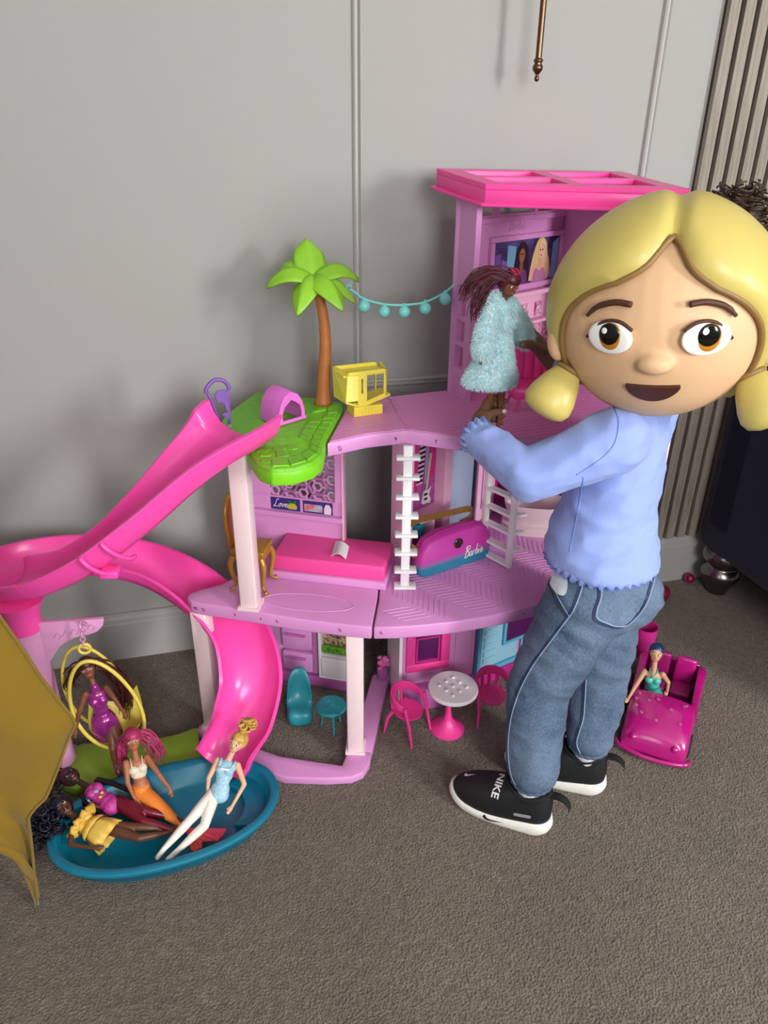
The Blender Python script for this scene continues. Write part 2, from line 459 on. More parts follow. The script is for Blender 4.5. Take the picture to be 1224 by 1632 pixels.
# --- posts
def post(x, y, z0, z1, rz, w=.036):
    mb = MB().box((x, y, (z0+z1)/2), (w, w, z1-z0), rz)
    o = build('post', mb, m_pale, house, smooth='auto', bevel=.003)
    m2 = MB().box((x, y, z0+.004), (w+.008, w+.008, .008), rz)
    build('post_foot', m2, m_pale, o)
post(.268, 1.222, .021, .346, radians(-16))
post(-.036, 1.375, .021, .346, radians(-28))
post(.068, 1.318, Z1, .732, radians(-22))
post(.940, 1.268, Z1, .706, radians(20))
post(.885, 1.300, .0, .346, radians(20))

# --- middle floor: two plates with a turned-down lip
front_l = [(-.061, 1.382), (-.054, 1.364), (-.030, 1.349), (.068, 1.297), (.154, 1.247), (.254, 1.200), (.294, 1.183)]
front_r = [(.298, 1.182), (.345, 1.172), (.393, 1.166), (.466, 1.161), (.542, 1.163), (.642, 1.175), (.74, 1.200), (.83, 1.228), (.91, 1.262), (.975, 1.31)]
plate_l = front_l + [(.330, 1.28), (.378, 1.425), (.33, 1.448), (.115, 1.566), (.085, 1.52), (.046, 1.440), (.014, 1.418), (-.033, 1.406), (-.055, 1.398)]
plate_r = front_r + [(.99, 1.42), (.94, 1.58), (.87, 1.700), (.84, 1.690), (.42, 1.468), (.380, 1.440), (.334, 1.279)]
pl = build('floor_plate', MB().prism(plate_l, Z1-LIP, Z1), m_pink, house, smooth='auto', bevel=.0035)
pr_ = build('floor_plate', MB().prism(plate_r, Z1-LIP, Z1), m_pink, house, smooth='auto', bevel=.0035)
# oval emboss on the left plate
ov = [(.185+.095*cos(a)*.95+.028*sin(a)*.3, 1.302-.095*cos(a)*.38+.030*sin(a)) for a in [2*pi*k/40 for k in range(41)]]
build('oval_ridge', MB().tube([(x, y, Z1+.0002) for x, y in ov], .0011, 5), m_pink, pl, smooth=True)
# herringbone ridges embossed on the right plate
hb = MB(); dirs = (Vector((.96, -.28, 0)), Vector((.62, .78, 0)))
def inside(p, poly):
    c = False; j = len(poly)-1
    for i in range(len(poly)):
        xi, yi = poly[i][0], poly[i][1]; xj, yj = poly[j][0], poly[j][1]
        if (yi > p[1]) != (yj > p[1]) and p[0] < (xj-xi)*(p[1]-yi)/(yj-yi)+xi: c = not c
        j = i
    return c
ax = Vector((.80, .60, 0)); ay = Vector((-.60, .80, 0))
for col_ in range(-3, 12):
    for k in range(-14, 26):
        base = Vector((.40, 1.18, 0)) + ax*(col_*.060) + ay*(k*.0135)
        d = (ax*.8+ay*.55) if col_ % 2 else (ax*.8-ay*.55)
        d.normalize()
        a = base - d*.030; b_ = base + d*.030
        if all(inside((q.x, q.y), [(p[0]*.97+.62*.03, p[1]*.95+1.37*.05) for p in plate_r]) for q in (a, b_, base)) and base.x < .93:
            nrm = Vector((-d.y, d.x, 0))*.0007
            hb.add([a-nrm+Vector((0, 0, Z1+.0001)), b_-nrm+Vector((0, 0, Z1+.0001)), b_+nrm+Vector((0, 0, Z1+.0001)), a+nrm+Vector((0, 0, Z1+.0001)), a+Vector((0, 0, Z1+.0011)), b_+Vector((0, 0, Z1+.0011))],
                   [(0, 1, 5, 4), (3, 4, 5, 2), (0, 4, 3), (1, 2, 5)])
build('herringbone_ridges', hb, m_pink, pr_, kind='stuff', fix=False)
# pen scribbles along the lip
random.seed(3)
def scribble(p, u, s):
    mb = MB(); w = Vector((0, 0, 1))
    pts = [Vector(p)+Vector(u)*(s*cos(t*1.7+.4)*(.6+.4*sin(t*2.3)))+w*(s*sin(t*1.7)) for t in [k*.45 for k in range(9)]]
    mb.tube(pts, .0007, 4); return mb
for i, (t, s) in enumerate(((.09, .003), (.21, .003), (.235, .0035), (.33, .004), (.44, .002), (.53, .002), (.59, .003), (.80, .0035))):
    f = t*(len(front_l)-1); k = min(int(f), len(front_l)-2); a = Vector(front_l[k]+(0,)); b_ = Vector(front_l[k+1]+(0,))
    q = a.lerp(b_, f-k); d = (b_-a).normalized(); nn = Vector((d.y, -d.x, 0))
    build('pen_mark', scribble((q.x+nn.x*.0003, q.y+nn.y*.0003, Z1-.015), d, s), m_mark, pl, kind=None)
build('pen_mark', scribble((.312, 1.1788, Z1-.014), Vector((.97, -.2, 0)), .0035), m_mark, pr_)
build('pen_mark', scribble((.62, 1.1718, Z1-.014), Vector((.99, .1, 0)), .0018), m_mark, pr_)

# --- kitchen wall (ground, left wing)
kw = build('kitchen_wall', MB(), m_pink, house) if False else None
mb = MB(); LW.rect(mb, 0, .26, .0, .345, -.012, 0); kw = build('kitchen_wall', mb, m_pink, house)
mb = MB(); LW.rect(mb, -.005, .262, 0, .030, 0, .016); build('skirting', mb, m_pinkd, kw, bevel=.003)
for z0, z1 in ((.042, .098), (.112, .168), (.182, .238), (.252, .308)):
    mb = MB(); LW.rect(mb, .122, .200, z0, z1, 0, .018); dr = build('drawer', mb, m_pink, kw, smooth='auto', bevel=.004)
    mb = MB(); LW.rect(mb, .135, .188, z1-.016, z1-.009, .018, .024); build('handle', mb, m_pinkd, dr, bevel=.002)
mb = MB(); frame_rect(LW, mb, .006, .104, .036, .32, .007, 0, .022); fr = build('fridge', mb, m_white, kw, bevel=.002)
m_food = mat('food_print', '#7a3048', rough=.5, col2='#e8d9a0', vscale=140)
m_lett = mat('salad_print', '#2f7a1e', rough=.55, col2='#7fc23c', vscale=160, bump=.6, bscale=220)
mb = MB(); LW.rect(mb, .013, .097, .043, .313, .001, .003); build('back_print', mb, m_food, fr)
for z in (.105, .175, .245):
    mb = MB(); LW.rect(mb, .012, .098, z, z+.005, .002, .020); build('shelf', mb, m_white, fr)
mb = MB(); LW.rect(mb, .014, .096, .110, .132, .004, .016); build('salad_tray', mb, m_lett, fr, bevel=.004)
mb = MB(); LW.poly(mb, [(.012, .043), (.098, .043), (.098, .100), (.012, .100)], .003, .024); build('drawer', mb, m_white, fr, smooth='auto', bevel=.004)

# --- oven block (ground, centre)
mb = MB().prism([(.412, 1.36), (.598, 1.36), (.60, 1.385), (.61, 1.46), (.412, 1.46)], 0, .345); ob = build('oven_block', mb, m_pink, house, bevel=.002)
mb = MB().prism([(.405, 1.462), (.4125, 1.462), (.4125, 1.355), (.405, 1.355)], .0, .345); build('edge_strip', mb, m_white, ob)
ct = [(.408, 1.36)] + [(.505+.098*cos(a), 1.360+.034*sin(a)) for a in [pi+pi*k/14 for k in range(15)]] + [(.602, 1.36)]
build('counter', MB().prism(ct, 0, .058), m_pinkd, ob, smooth='auto', bevel=.003)
mb = MB(); frame_rect(OV, mb, .010, .118, .100, .225, .022, 0, .010); ovn = build('oven_door', mb, m_hot, ob, smooth='auto', bevel=.002)
mb = MB(); OV.rect(mb, .030, .098, .120, .205, .0005, .003); build('oven_glass', mb, m_purple, ovn)
mb = MB(); frame_rect(OV, mb, .034, .094, .124, .196, .005, .002, .006); build('glass_rim', mb, m_mag, ovn)
mb = MB(); OV.rect(mb, .034, .094, .214, .219, .010, .016); build('handle', mb, m_mag, ovn, bevel=.001)
mb = MB(); OV.rect(mb, .134, .176, .07, .33, 0, .004); build('wall_panel', mb, m_pink, ob, bevel=.002)
mb = MB(); OV.rect(mb, .010, .118, .24, .33, 0, .006); build('wall_panel', mb, m_pink, ob, bevel=.002)

# --- doors (ground, right wing)
mb = MB(); DW.rect(mb, 0, .36, 0, .345, -.014, 0); dw = build('door_wall', mb, m_pink, house)
mb = MB(); DW.rect(mb, 0, .36, 0, .030, 0, .02); build('sill', mb, m_mag, dw, bevel=.003)
mb = MB(); frame_rect(DW, mb, .012, .300, .030, .335, .012, 0, .014); dfr = build('door_frame', mb, m_blue, dw, bevel=.002)
for a0 in (.026, .163):
    mb = MB(); DW.rect(mb, a0, a0+.123, .043, .322, .001, .008); dd = build('door', mb, m_lblue, dfr, bevel=.002)
for a0 in (.034,):
    for z in [.06+.022*k for k in range(11)]:
        mb = MB(); DW.rect(mb, a0, a0+.040, z, z+.016, .008, .0105); build('louvre', mb, m_lblue, dfr)
mb = MB(); DW.rect(mb, .100, .200, .105, .300, .0085, .011); build('door_window', mb, m_purple, dfr)
mb = MB(); frame_rect(DW, mb, .094, .206, .098, .306, .008, .0085, .014); build('window_rim', mb, m_blue, dfr)
mb = MB(); frame_rect(DW, mb, .216, .292, .098, .306, .008, .0085, .014); build('window_rim', mb, m_blue, dfr)
# right end wall of the house
mb = MB().prism([(.945, 1.27), (.957, 1.27), (.90, 1.69), (.885, 1.69)], 0, .345); build('end_wall', mb, m_pinkd, house)
mb = MB().prism([(.957, 1.30), (.969, 1.30), (.905, 1.69), (.89, 1.69)], Z1, .705); build('end_wall', mb, m_pinkd, house)

# --- bedroom wall (middle, left wing) with a pierced lattice
mb = MB()
LW.rect(mb, .040, .256, Z1, .475, -.012, 0)
LW.rect(mb, .040, .256, .475, .487, -.012, .012)
LW.rect(mb, .040, .256, .487, .522, -.012, 0)
LW.rect(mb, .040, .058, .522, .705, -.012, .004); LW.rect(mb, .212, .256, .522, .705, -.012, .0)
LW.rect(mb, .058, .212, .680, .705, -.012, 0)
bw = build('bedroom_wall', mb, m_pink, house, bevel=.0015)
mb = MB(); LW.rect(mb, .036, .041, Z1, .705, -.012, .006); build('edge_strip', mb, m_rose, bw)
lat = MB(); hx = .0225
def bar(mb, p, q, w, d0=-.010, d1=-.002):
    a = Vector((p[0], p[1])); b_ = Vector((q[0], q[1])); d = (b_-a)
    if d.length < 1e-6: return
    d.normalize(); nn = Vector((-d.y, d.x))*w/2
    LW.poly(mb, [tuple(a-nn), tuple(b_-nn), tuple(b_+nn), tuple(a+nn)], d0, d1)
A0, A1, B0, B1 = .057, .213, .521, .681
def clipseg(p, q):
    t0, t1 = 0.0, 1.0
    dx, dy = q[0]-p[0], q[1]-p[1]
    for pp, qq in ((-dx, p[0]-A0), (dx, A1-p[0]), (-dy, p[1]-B0), (dy, B1-p[1])):
        if abs(pp) < 1e-12:
            if qq < 0: return None
        else:
            r = qq/pp
            if pp < 0: t0 = max(t0, r)
            else: t1 = min(t1, r)
    if t0 >= t1: return None
    return (p[0]+dx*t0, p[1]+dy*t0), (p[0]+dx*t1, p[1]+dy*t1)
for i in range(-1, 7):
    for j in range(-1, 7):
        cx = .066 + i*hx*1.5; cy = .535 + j*hx*1.732 + (hx*.866 if i % 2 else 0)
        for k in range(6):
            a = radians(60*k); b2 = radians(60*(k+1))
            for rr, ww in ((hx, .0042), (hx*.48, .0034)):
                sg = clipseg((cx+rr*cos(a), cy+rr*sin(a)), (cx+rr*cos(b2), cy+rr*sin(b2)))
                if sg: bar(lat, sg[0], sg[1], ww)
            if k % 2 == i % 2:
                sg = clipseg((cx+hx*.48*cos(a), cy+hx*.48*sin(a)), (cx+hx*cos(a), cy+hx*sin(a)))
                if sg: bar(lat, sg[0], sg[1], .0036)
build('lattice_screen', lat, m_pink, bw, fix=False)
m_navyp = mat('navy_print', '#3a2a78', rough=.4); m_pic = mat('picture_print', '#9fb6d8', rough=.4, col2='#c96a5a', vscale=70)
mb = MB(); LW.rect(mb, .141, .211, .489, .519, .0002, .0012); s1 = build('sticker', mb, m_navyp, bw)
mb = MB(); script_text(mb, 'Love', lambda x, y: LW(.206-x, .496+y, .0014), .0135, .0007); build('lettering', mb, m_white, s1)
mb = MB(); LW.poly(mb, [(.150, .493), (.170, .493), (.173, .501), (.166, .507), (.153, .507), (.148, .500)], .0012, .0018); build('pineapple_print', mb, mat('pine_print', '#b8b43c', rough=.5), s1)
mb = MB(); LW.poly(mb, [(.152, .507), (.167, .507), (.172, .516), (.160, .511), (.148, .516)], .0012, .0018); build('leaf_print', mb, mat('pine_leaf', '#2f6b3a', rough=.5), s1)
mb = MB(); LW.rect(mb, .064, .134, .489, .519, .0002, .0012); s2 = build('sticker', mb, m_navyp, bw)
mb = MB(); LW.rect(mb, .088, .131, .493, .511, .0012, .0018); build('photo_print', mb, m_pic, s2)
mb = MB(); LW.poly(mb, [(.068, .490), (.084, .490), (.084, .503), (.080, .514), (.072, .514), (.067, .505)], .0012, .0018); build('dog_print', mb, mat('dog_print', '#e4cfe0', rough=.5), s2)

# bed frame moulded into the floor
bu = Vector((-.90, .43, 0)).normalized(); bv = Vector((.43, .90, 0)).normalized(); bo = Vector((.356, 1.308, 0))
BM = Matrix((bu, bv, Vector((0, 0, 1)))).transposed()
mb = MB().box(bo+bu*.131+bv*.060+Vector((0, 0, Z1+.009)), (.262, .124, .018), M=BM); build('bed_frame', mb, m_pink, house, smooth='auto', bevel=.002)

# --- wardrobe wing (middle, right wing)
mb = MB(); RW.rect(mb, 0, .47, Z1, .705, -.012, 0); ww = build('wardrobe_wall', mb, m_pinkd, house)
mb = MB(); RW.rect(mb, -.006, .002, Z1, .705, -.012, .05); build('edge_strip', mb, m_rose, ww)
mb = MB(); RW.rect(mb, .002, .036, Z1, .705, 0, .012); RW.rect(mb, .122, .146, Z1, .705, 0, .034); RW.rect(mb, .036, .122, .655, .705, 0, .012)
build('wardrobe_frame', mb, m_rose, ww, bevel=.002)
mb = MB(); RW.rect(mb, .036, .122, .474, .656, .0005, .002); cp = build('clothes_print', mb, mat('clothes_back', '#b8569e', rough=.5, col2='#8d3f86', vscale=60), ww)
m_hotp = mat('pink_dress_print', '#d6247f', rough=.5); m_bw = mat('black_print', '#22202a', rough=.5); m_wp = mat('white_print', '#dcd8d6', rough=.5); m_neck = mat('wood_print', '#c9b29a', rough=.5)
mb = MB(); RW.poly(mb, [(.042, .64), (.058, .645), (.062, .50), (.040, .49)], .002, .0028); build('dress_print', mb, m_hotp, cp)
mb = MB(); RW.poly(mb, [(.100, .632), (.116, .632), (.118, .55), (.104, .54)], .002, .0028); build('dress_print', mb, m_hotp, cp)
mb = MB(); RW.poly(mb, [(.088, .64), (.096, .64), (.10, .54), (.085, .53)], .002, .0028); build('dress_print', mb, mat('grey_dress_print', '#9c93b5', rough=.5), cp)
for k in range(18):
    z = .535+.0058*k; o_ = .0009*k*.6
    mb = MB(); RW.poly(mb, [(.058+o_, z), (.078+o_*.9, z+.001), (.078+o_*.9, z+.0045), (.058+o_, z+.0035)], .003, .0038 if k % 2 else .0036)
    build('stripe_print', mb, m_bw if k % 2 else m_wp, cp)
mb = MB(); RW.poly(mb, [(.076, .484), (.084, .478), (.096, .480), (.104, .476), (.108, .486), (.101, .500), (.108, .520), (.098, .512), (.090, .516), (.082, .512), (.080, .496)], .003, .0042); gt = build('guitar_print', mb, m_wp, cp)
mb = MB(); RW.poly(mb, [(.087, .512), (.094, .512), (.105, .604), (.098, .606)], .0042, .005); build('guitar_neck_print', mb, m_neck, cp)
for z in (.492, .504):
    mb = MB(); RW.rect(mb, .084, .095, z-.003, z+.003, .0042, .005); build('pickup_print', mb, m_bw, cp)
mb = MB(); RW.rect(mb, .030, .124, .462, .470, 0, .050); build('shelf', mb, m_rose, ww, bevel=.0015)
mb = MB(); RW.rect(mb, .072, .080, Z1, .462, 0, .046); build('divider', mb, m_rose, ww)
mb = MB(); RW.rect(mb, .042, .064, .415, .445, .004, .03); build('storage_box', mb, m_teal, ww, bevel=.003)
mb = MB(); RW.rect(mb, .148, .258, Z1, .705, 0, .006); build('mirror_panel', mb, m_sil, ww)
mb = MB(); RW.rect(mb, .256, .262, Z1, .705, 0, .012); build('mirror_edge', mb, m_dark, ww)
mb = MB(); RW.rect(mb, .262, .330, Z1, .705, 0, .020); build('wall_panel', mb, m_rose, ww, bevel=.003)
mb = MB(); RW.rect(mb, .276, .280, .41, .66, .020, .0212); build('groove', mb, m_pinkd, ww)
mb = MB(); RW.rect(mb, .34, .47, .40, .68, 0, .01); build('wall_panel', mb, m_mag, ww, bevel=.003)
# bath corner: pale tub on a plinth with a teal towel bar, built into the floor
tub = MB()
def rloop(w, d, z, rz, c, n=24, p=3.0):
    out = []
    for k in range(n):
        a = 2*pi*k/n; ca, sa = cos(a), sin(a)
        x = w/2*math.copysign(abs(ca)**(2/p), ca); y = d/2*math.copysign(abs(sa)**(2/p), sa)
        out.append((c[0]+x*cos(rz)-y*sin(rz), c[1]+x*sin(rz)+y*cos(rz), z))
    return out
def loft(mb, loops, cap0=True, cap1=True):
    n = len(loops[0]); vv = [p for l in loops for p in l]
    ff = [(i*n+k, i*n+(k+1) % n, (i+1)*n+(k+1) % n, (i+1)*n+k) for i in range(len(loops)-1) for k in range(n)]
    if cap0: ff.append(tuple(range(n))[::-1])
    if cap1: ff.append(tuple(range((len(loops)-1)*n, len(loops)*n)))
    mb.add(vv, ff); return mb
tc_ = (.790, 1.50); trz = radians(-24)
loft(tub, [rloop(.155, .10, Z1, trz, tc_), rloop(.155, .10, Z1+.022, trz, tc_), rloop(.125, .08, Z1+.024, trz, tc_), rloop(.135, .088, Z1+.05, trz, tc_), rloop(.15, .10, Z1+.072, trz, tc_),
           rloop(.15, .10, Z1+.078, trz, tc_), rloop(.138, .088, Z1+.076, trz, tc_), rloop(.12, .07, Z1+.04, trz, tc_)])
build('bathtub', tub, m_pale, house, smooth='auto', bevel=.0)
build('towel', MB().box((.785, 1.552, Z1+.095), (.05, .012, .06), trz), mat('towel_teal', '#6fb7c4', rough=.9, bump=.5), house, bevel=.004)

# --- upper deck, each board a piece
deck = [(.233, 1.291), (.316, 1.318), (.397, 1.324), (.49, 1.263), (.56, 1.236), (.64, 1.216), (.74, 1.206), (.84, 1.216), (.93, 1.246), (.985, 1.29),
        (.985, 1.46), (.93, 1.60), (.88, 1.706), (.84, 1.690), (.58, 1.560), (.417, 1.540), (.318, 1.500)]
dk = build('upper_deck', MB().prism(deck, Z2-LIP, Z2-.0015), m_pink, house, smooth='auto', bevel=.003)
def clip_half(poly, n, c):
    out = []
    for i in range(len(poly)):
        p, q = poly[i], poly[(i+1) % len(poly)]
        dp = p[0]*n[0]+p[1]*n[1]-c; dq = q[0]*n[0]+q[1]*n[1]-c
        if dp <= 0: out.append(p)
        if (dp < 0 < dq) or (dq < 0 < dp):
            t = dp/(dp-dq); out.append((p[0]+(q[0]-p[0])*t, p[1]+(q[1]-p[1])*t))
    return out
def inset(poly, k):
    cx = sum(p[0] for p in poly)/len(poly); cy = sum(p[1] for p in poly)/len(poly)
    return [(cx+(p[0]-cx)*k, cy+(p[1]-cy)*k) for p in poly]
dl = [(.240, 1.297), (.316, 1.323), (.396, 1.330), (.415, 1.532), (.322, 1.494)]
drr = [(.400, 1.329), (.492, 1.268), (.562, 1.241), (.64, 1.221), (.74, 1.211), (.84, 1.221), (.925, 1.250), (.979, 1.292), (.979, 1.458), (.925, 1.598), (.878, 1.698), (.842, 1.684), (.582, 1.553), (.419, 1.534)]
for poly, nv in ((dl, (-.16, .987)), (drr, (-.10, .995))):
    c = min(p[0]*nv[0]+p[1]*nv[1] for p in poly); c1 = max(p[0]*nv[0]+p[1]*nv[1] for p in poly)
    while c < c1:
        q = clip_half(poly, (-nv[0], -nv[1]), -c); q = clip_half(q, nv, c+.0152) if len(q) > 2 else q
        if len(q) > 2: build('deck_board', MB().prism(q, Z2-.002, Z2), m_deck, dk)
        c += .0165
for q, s in (((.258, 1.2992, Z2-.017), .005), ((.376, 1.3222, Z2-.016), .003), ((.45, 1.2890, Z2-.016), .0035)):
    build('pen_mark', scribble((q[0], q[1]-.0006, q[2]), Vector((.95, .1, 0)), s), m_mark, dk)

# --- green terrace with flagstones round a grass patch
terr = [(.137, 1.640), (.226, 1.585), (.312, 1.520), (.300, 1.468), (.228, 1.290), (.214, 1.236), (.190, 1.203), (.150, 1.185), (.116, 1.190), (.096, 1.215), (.088, 1.26), (.080, 1.315), (.050, 1.360), (.030, 1.405), (.06, 1.50)]
tr = build('terrace', MB().prism(terr, Z2-.032, Z2), m_green, house, smooth='auto', bevel=.004)
build('terrace_rim', MB().prism(inset(terr, 1.004), Z2-.033, Z2-.006), m_greenp, tr, smooth='auto', bevel=.003)
random.seed(11)
def lerp2(a, b_, t): return (a[0]+(b_[0]-a[0])*t, a[1]+(b_[1]-a[1])*t)
outer = [(.150, 1.628), (.226, 1.580), (.306, 1.518), (.294, 1.468), (.224, 1.292), (.209, 1.240), (.186, 1.209), (.150, 1.192), (.106, 1.196)]
for row in range(2):
    prev = None
    tot = 0; segs = []
    for i in range(2, len(outer)-1):
        l = math.dist(outer[i], outer[i+1]); segs.append((tot, tot+l, i)); tot += l
    def at_(d, off):
        for a, b2, i in segs:
            if a <= d <= b2+1e-9:
                p = lerp2(outer[i], outer[i+1], (d-a)/(b2-a)); cx, cy = .13, 1.42
                return (p[0]+(cx-p[0])*off, p[1]+(cy-p[1])*off)
    d = 0.004
    while d < tot-.03:
        w = random.uniform(.024, .038); w = min(w, tot-.002-d)
        o0, o1 = (0.015, .17) if row == 0 else (.19, .36)
        if row == 1 and random.random() < .35: d += w+.003; continue
        j = lambda: random.uniform(-.018, .018)
        q = [at_(d, o0), at_(d+w*.5, o0+abs(j())*.4), at_(d+w, o0), at_(d+w-abs(j())*.1, o1+j()), at_(d+w*.55, o1+j()*1.5), at_(d+abs(j())*.1, o1+j())]
        build('flagstone', MB().prism(q, Z2-.001, Z2+.0028), m_green, tr, bevel=.001)
        d += w+.0035
for k in range(9):
    cx = .112+.027*(k % 3)+random.uniform(-.003, .003); cy = 1.228+.027*(k//3)+random.uniform(-.003, .003)
    q = [(cx+r_*cos(a), cy+r_*sin(a)) for a, r_ in [(2*pi*i/7, random.uniform(.009, .013)) for i in range(7)]]
    build('flagstone', MB().prism(q, Z2-.001, Z2+.002), m_green, tr)

# --- tower
TZ = 1.148
tl = Plane((.563, 1.553), (.011, -.089))
mb = MB()
def wallcol(a0, a1, z0, z1): mb.box(Vector((.563, 1.553, 0))+tl.u*((a0+a1)/2)+Vector((.006, 0, (z0+z1)/2)), (a1-a0, .012, z1-z0), M=Matrix((tl.u, Vector((tl.u.y, -tl.u.x, 0)), Vector((0, 0, 1)))).transposed())
wallcol(0, .090, Z2, .80); wallcol(0, .028, .80, .965); wallcol(.066, .090, .80, .965); wallcol(0, .090, .965, TZ)
wallcol(.028, .066, .848, .858); wallcol(.028, .066, .903, .913)
tw = build('tower_side_wall', mb, m_pink, house)
mb = MB(); RW.rect(mb, .165, .545, Z2, 1.105, -.012, 0); tb = build('tower_back_wall', mb, m_pink, house)
mb = MB(); frame_rect(RW, mb, .20, .545, Z2+.005, 1.102, .012, 0, .008); build('wall_frame', mb, m_pink, tb, bevel=.002)
mb = MB()
for a in (.17, .285, .42, .535): RW.rect(mb, a-.006, a+.006, 1.105, TZ, -.012, 0)
build('mullion', mb, m_pink, tb)
mb = MB(); frame_rect(RW, mb, .262, .530, .940, 1.062, .012, .0, .010); pf = build('poster_frame', mb, m_pink, tb, bevel=.002)
m_post = mat('poster_night', '#2c2450', rough=.35, col2='#5a4a86', vscale=30)
mb = MB(); RW.rect(mb, .273, .519, .951, 1.051, .001, .003); ps = build('poster', mb, m_post, tb)
def pp(name, pts, col, d, c2=None):
    mb = MB(); RW.poly(mb, [(.273+x*.246, .951+y*.100) for x, y in pts], .003, .003+d); build(name, mb, mat(name+col, col, rough=.45, col2=c2, vscale=50), ps)
pp('tower_print', [(.02, .02), (.12, .02), (.12, .75), (.02, .7)], '#6a4f9c', .0004)
pp('tower_print', [(.14, .02), (.20, .02), (.20, .55), (.14, .6)], '#8a5ea8', .0004)
pp('tower_print', [(.21, .02), (.33, .02), (.33, .85), (.21, .9)], '#6fa6c8', .0004)
pp('tower_print', [(.88, .02), (.985, .02), (.985, .95), (.90, .85)], '#7cb2d4', .0004)
ell2 = lambda cx, cy, rx, ry, n=18: [(cx+rx*cos(2*pi*k/n), cy+ry*sin(2*pi*k/n)) for k in range(n)]
blob = lambda pts: [(p.x, p.y) for p in spline([(x, y, 0) for x, y in pts+[pts[0]]], 5)[:-1]]
pp('dark_hair_print', blob([(.30, .04), (.315, .40), (.34, .70), (.39, .90), (.45, .93), (.51, .78), (.535, .45), (.55, .06), (.43, .02)]), '#1c1320', .0006)
pp('dress_print', blob([(.345, .02), (.355, .26), (.40, .33), (.46, .33), (.505, .26), (.515, .02)]), '#6b3470', .0009)
pp('neck_print', blob([(.40, .30), (.405, .50), (.445, .50), (.45, .30), (.425, .24)]), '#7d4a35', .0011)
pp('face_print', ell2(.425, .64, .043, .155), '#92593f', .0013)
for ex in (.408, .442): pp('eye_print', ell2(ex, .67, .009, .022, 8), '#2a1712', .0016)
pp('lip_print', ell2(.425, .555, .014, .016, 8), '#b23a52', .0016)
pp('blonde_hair_print', blob([(.555, .05), (.575, .40), (.61, .72), (.66, .94), (.73, .98), (.79, .86), (.82, .60), (.865, .35), (.86, .06), (.70, .02)]), '#dcbf82', .0008)
pp('shoulder_print', blob([(.575, .05), (.60, .34), (.665, .42), (.755, .42), (.815, .34), (.845, .06), (.71, .02)]), '#dfae92', .0011)
pp('pink_dress_print', blob([(.60, .01), (.625, .26), (.665, .31), (.71, .25), (.755, .31), (.79, .25), (.805, .01)]), '#b4749c', .0014)
pp('neck_print', blob([(.685, .36), (.69, .55), (.735, .55), (.74, .36), (.71, .30)]), '#d9a488', .0014)
pp('face_print', ell2(.712, .685, .047, .165), '#e8ba9e', .0017)
for ex in (.694, .732): pp('eye_print', ell2(ex, .715, .010, .024, 8), '#33586e', .002)
pp('lip_print', ell2(.713, .595, .016, .018, 8), '#c8455f', .002)
pp('fringe_print', blob([(.66, .78), (.68, .90), (.72, .94), (.765, .86), (.765, .74), (.735, .84), (.69, .84)]), '#e4cb92', .002)
pp('hand_print', blob([(.79, .20), (.80, .42), (.825, .55), (.85, .42), (.84, .20)]), '#dfae92', .0018)
mb = MB(); script_text(mb, 'Barbie', lambda x, y: RW(.325+x, 1.071+y, .0008), .017, .0016); build('embossed_lettering', mb, m_pink, tb)
mb = MB(); RW.rect(mb, .235, .545, .925, .936, 0, .022); build('ledge', mb, m_rose, tb, bevel=.002)
mb = MB(); RW.rect(mb, .30, .545, Z2+.01, .925, 0, .006); sh = build('shelf_panel', mb, m_rose, tb)
mb = MB(); RW.rect(mb, .31, .54, .862, .868, .006, .03); RW.rect(mb, .31, .54, .80, .806, .006, .03); build('shelf', mb, m_rose, sh)
m_prod = mat('product_print', '#c0508c', rough=.5, col2='#f0d0e0', vscale=120)
for a0 in (.38, .43, .48):
    mb = MB(); RW.rect(mb, a0, a0+.036, .810, .852, .006, .009); build('product_print', mb, m_prod, sh)
    mb = MB(); RW.rect(mb, a0+.01, a0+.03, .872, .905, .006, .012); build('picture_frame', mb, m_prod, sh)
# outer right side of the tower
mb = MB().prism([(.905, 1.70), (.89, 1.70), (.945, 1.45), (.957, 1.45)], Z2, TZ); build('tower_side_wall', mb, m_pink, house)

# roof: tray with a raised rim and recessed panels
rq = [(.572, 1.420, 1.136), (.884, 1.240, 1.136), (1.000, 1.668, 1.148), (.535, 1.600, 1.156)]
def rpt(u, v, dz=0):
    a = Vector(rq[0]).lerp(Vector(rq[1]), u); b_ = Vector(rq[3]).lerp(Vector(rq[2]), u)
    return a.lerp(b_, v) + Vector((0, 0, dz))
def rslab(mb, u0, u1, v0, v1, z0, z1):
    lo = [rpt(u0, v0, z0), rpt(u1, v0, z0), rpt(u1, v1, z0), rpt(u0, v1, z0)]; hi = [rpt(u0, v0, z1), rpt(u1, v0, z1), rpt(u1, v1, z1), rpt(u0, v1, z1)]
    mb.add(lo+hi, [(3, 2, 1, 0), (4, 5, 6, 7), (0, 1, 5, 4), (1, 2, 6, 5), (2, 3, 7, 6), (3, 0, 4, 7)]); return mb
roof = build('roof', rslab(MB(), -.005, 1.005, -.005, 1.005, .004, .030), m_hot, house, smooth='auto', bevel=.002)
build('roof_lip', rslab(MB(), -.028, 1.028, -.028, 1.028, .000, .007), m_hot, roof, bevel=.002)
mb = MB()
for (u0, u1, v0, v1) in ((-.005, 1.005, -.005, .12), (-.005, 1.005, .88, 1.005), (-.005, .10, .12, .88), (.90, 1.005, .12, .88), (.10, .90, .46, .54), (.46, .54, .12, .46), (.46, .54, .54, .88)):
    rslab(mb, u0, u1, v0, v1, .0295, .040)
build('roof_ribs', mb, m_hot, roof, bevel=.0015)
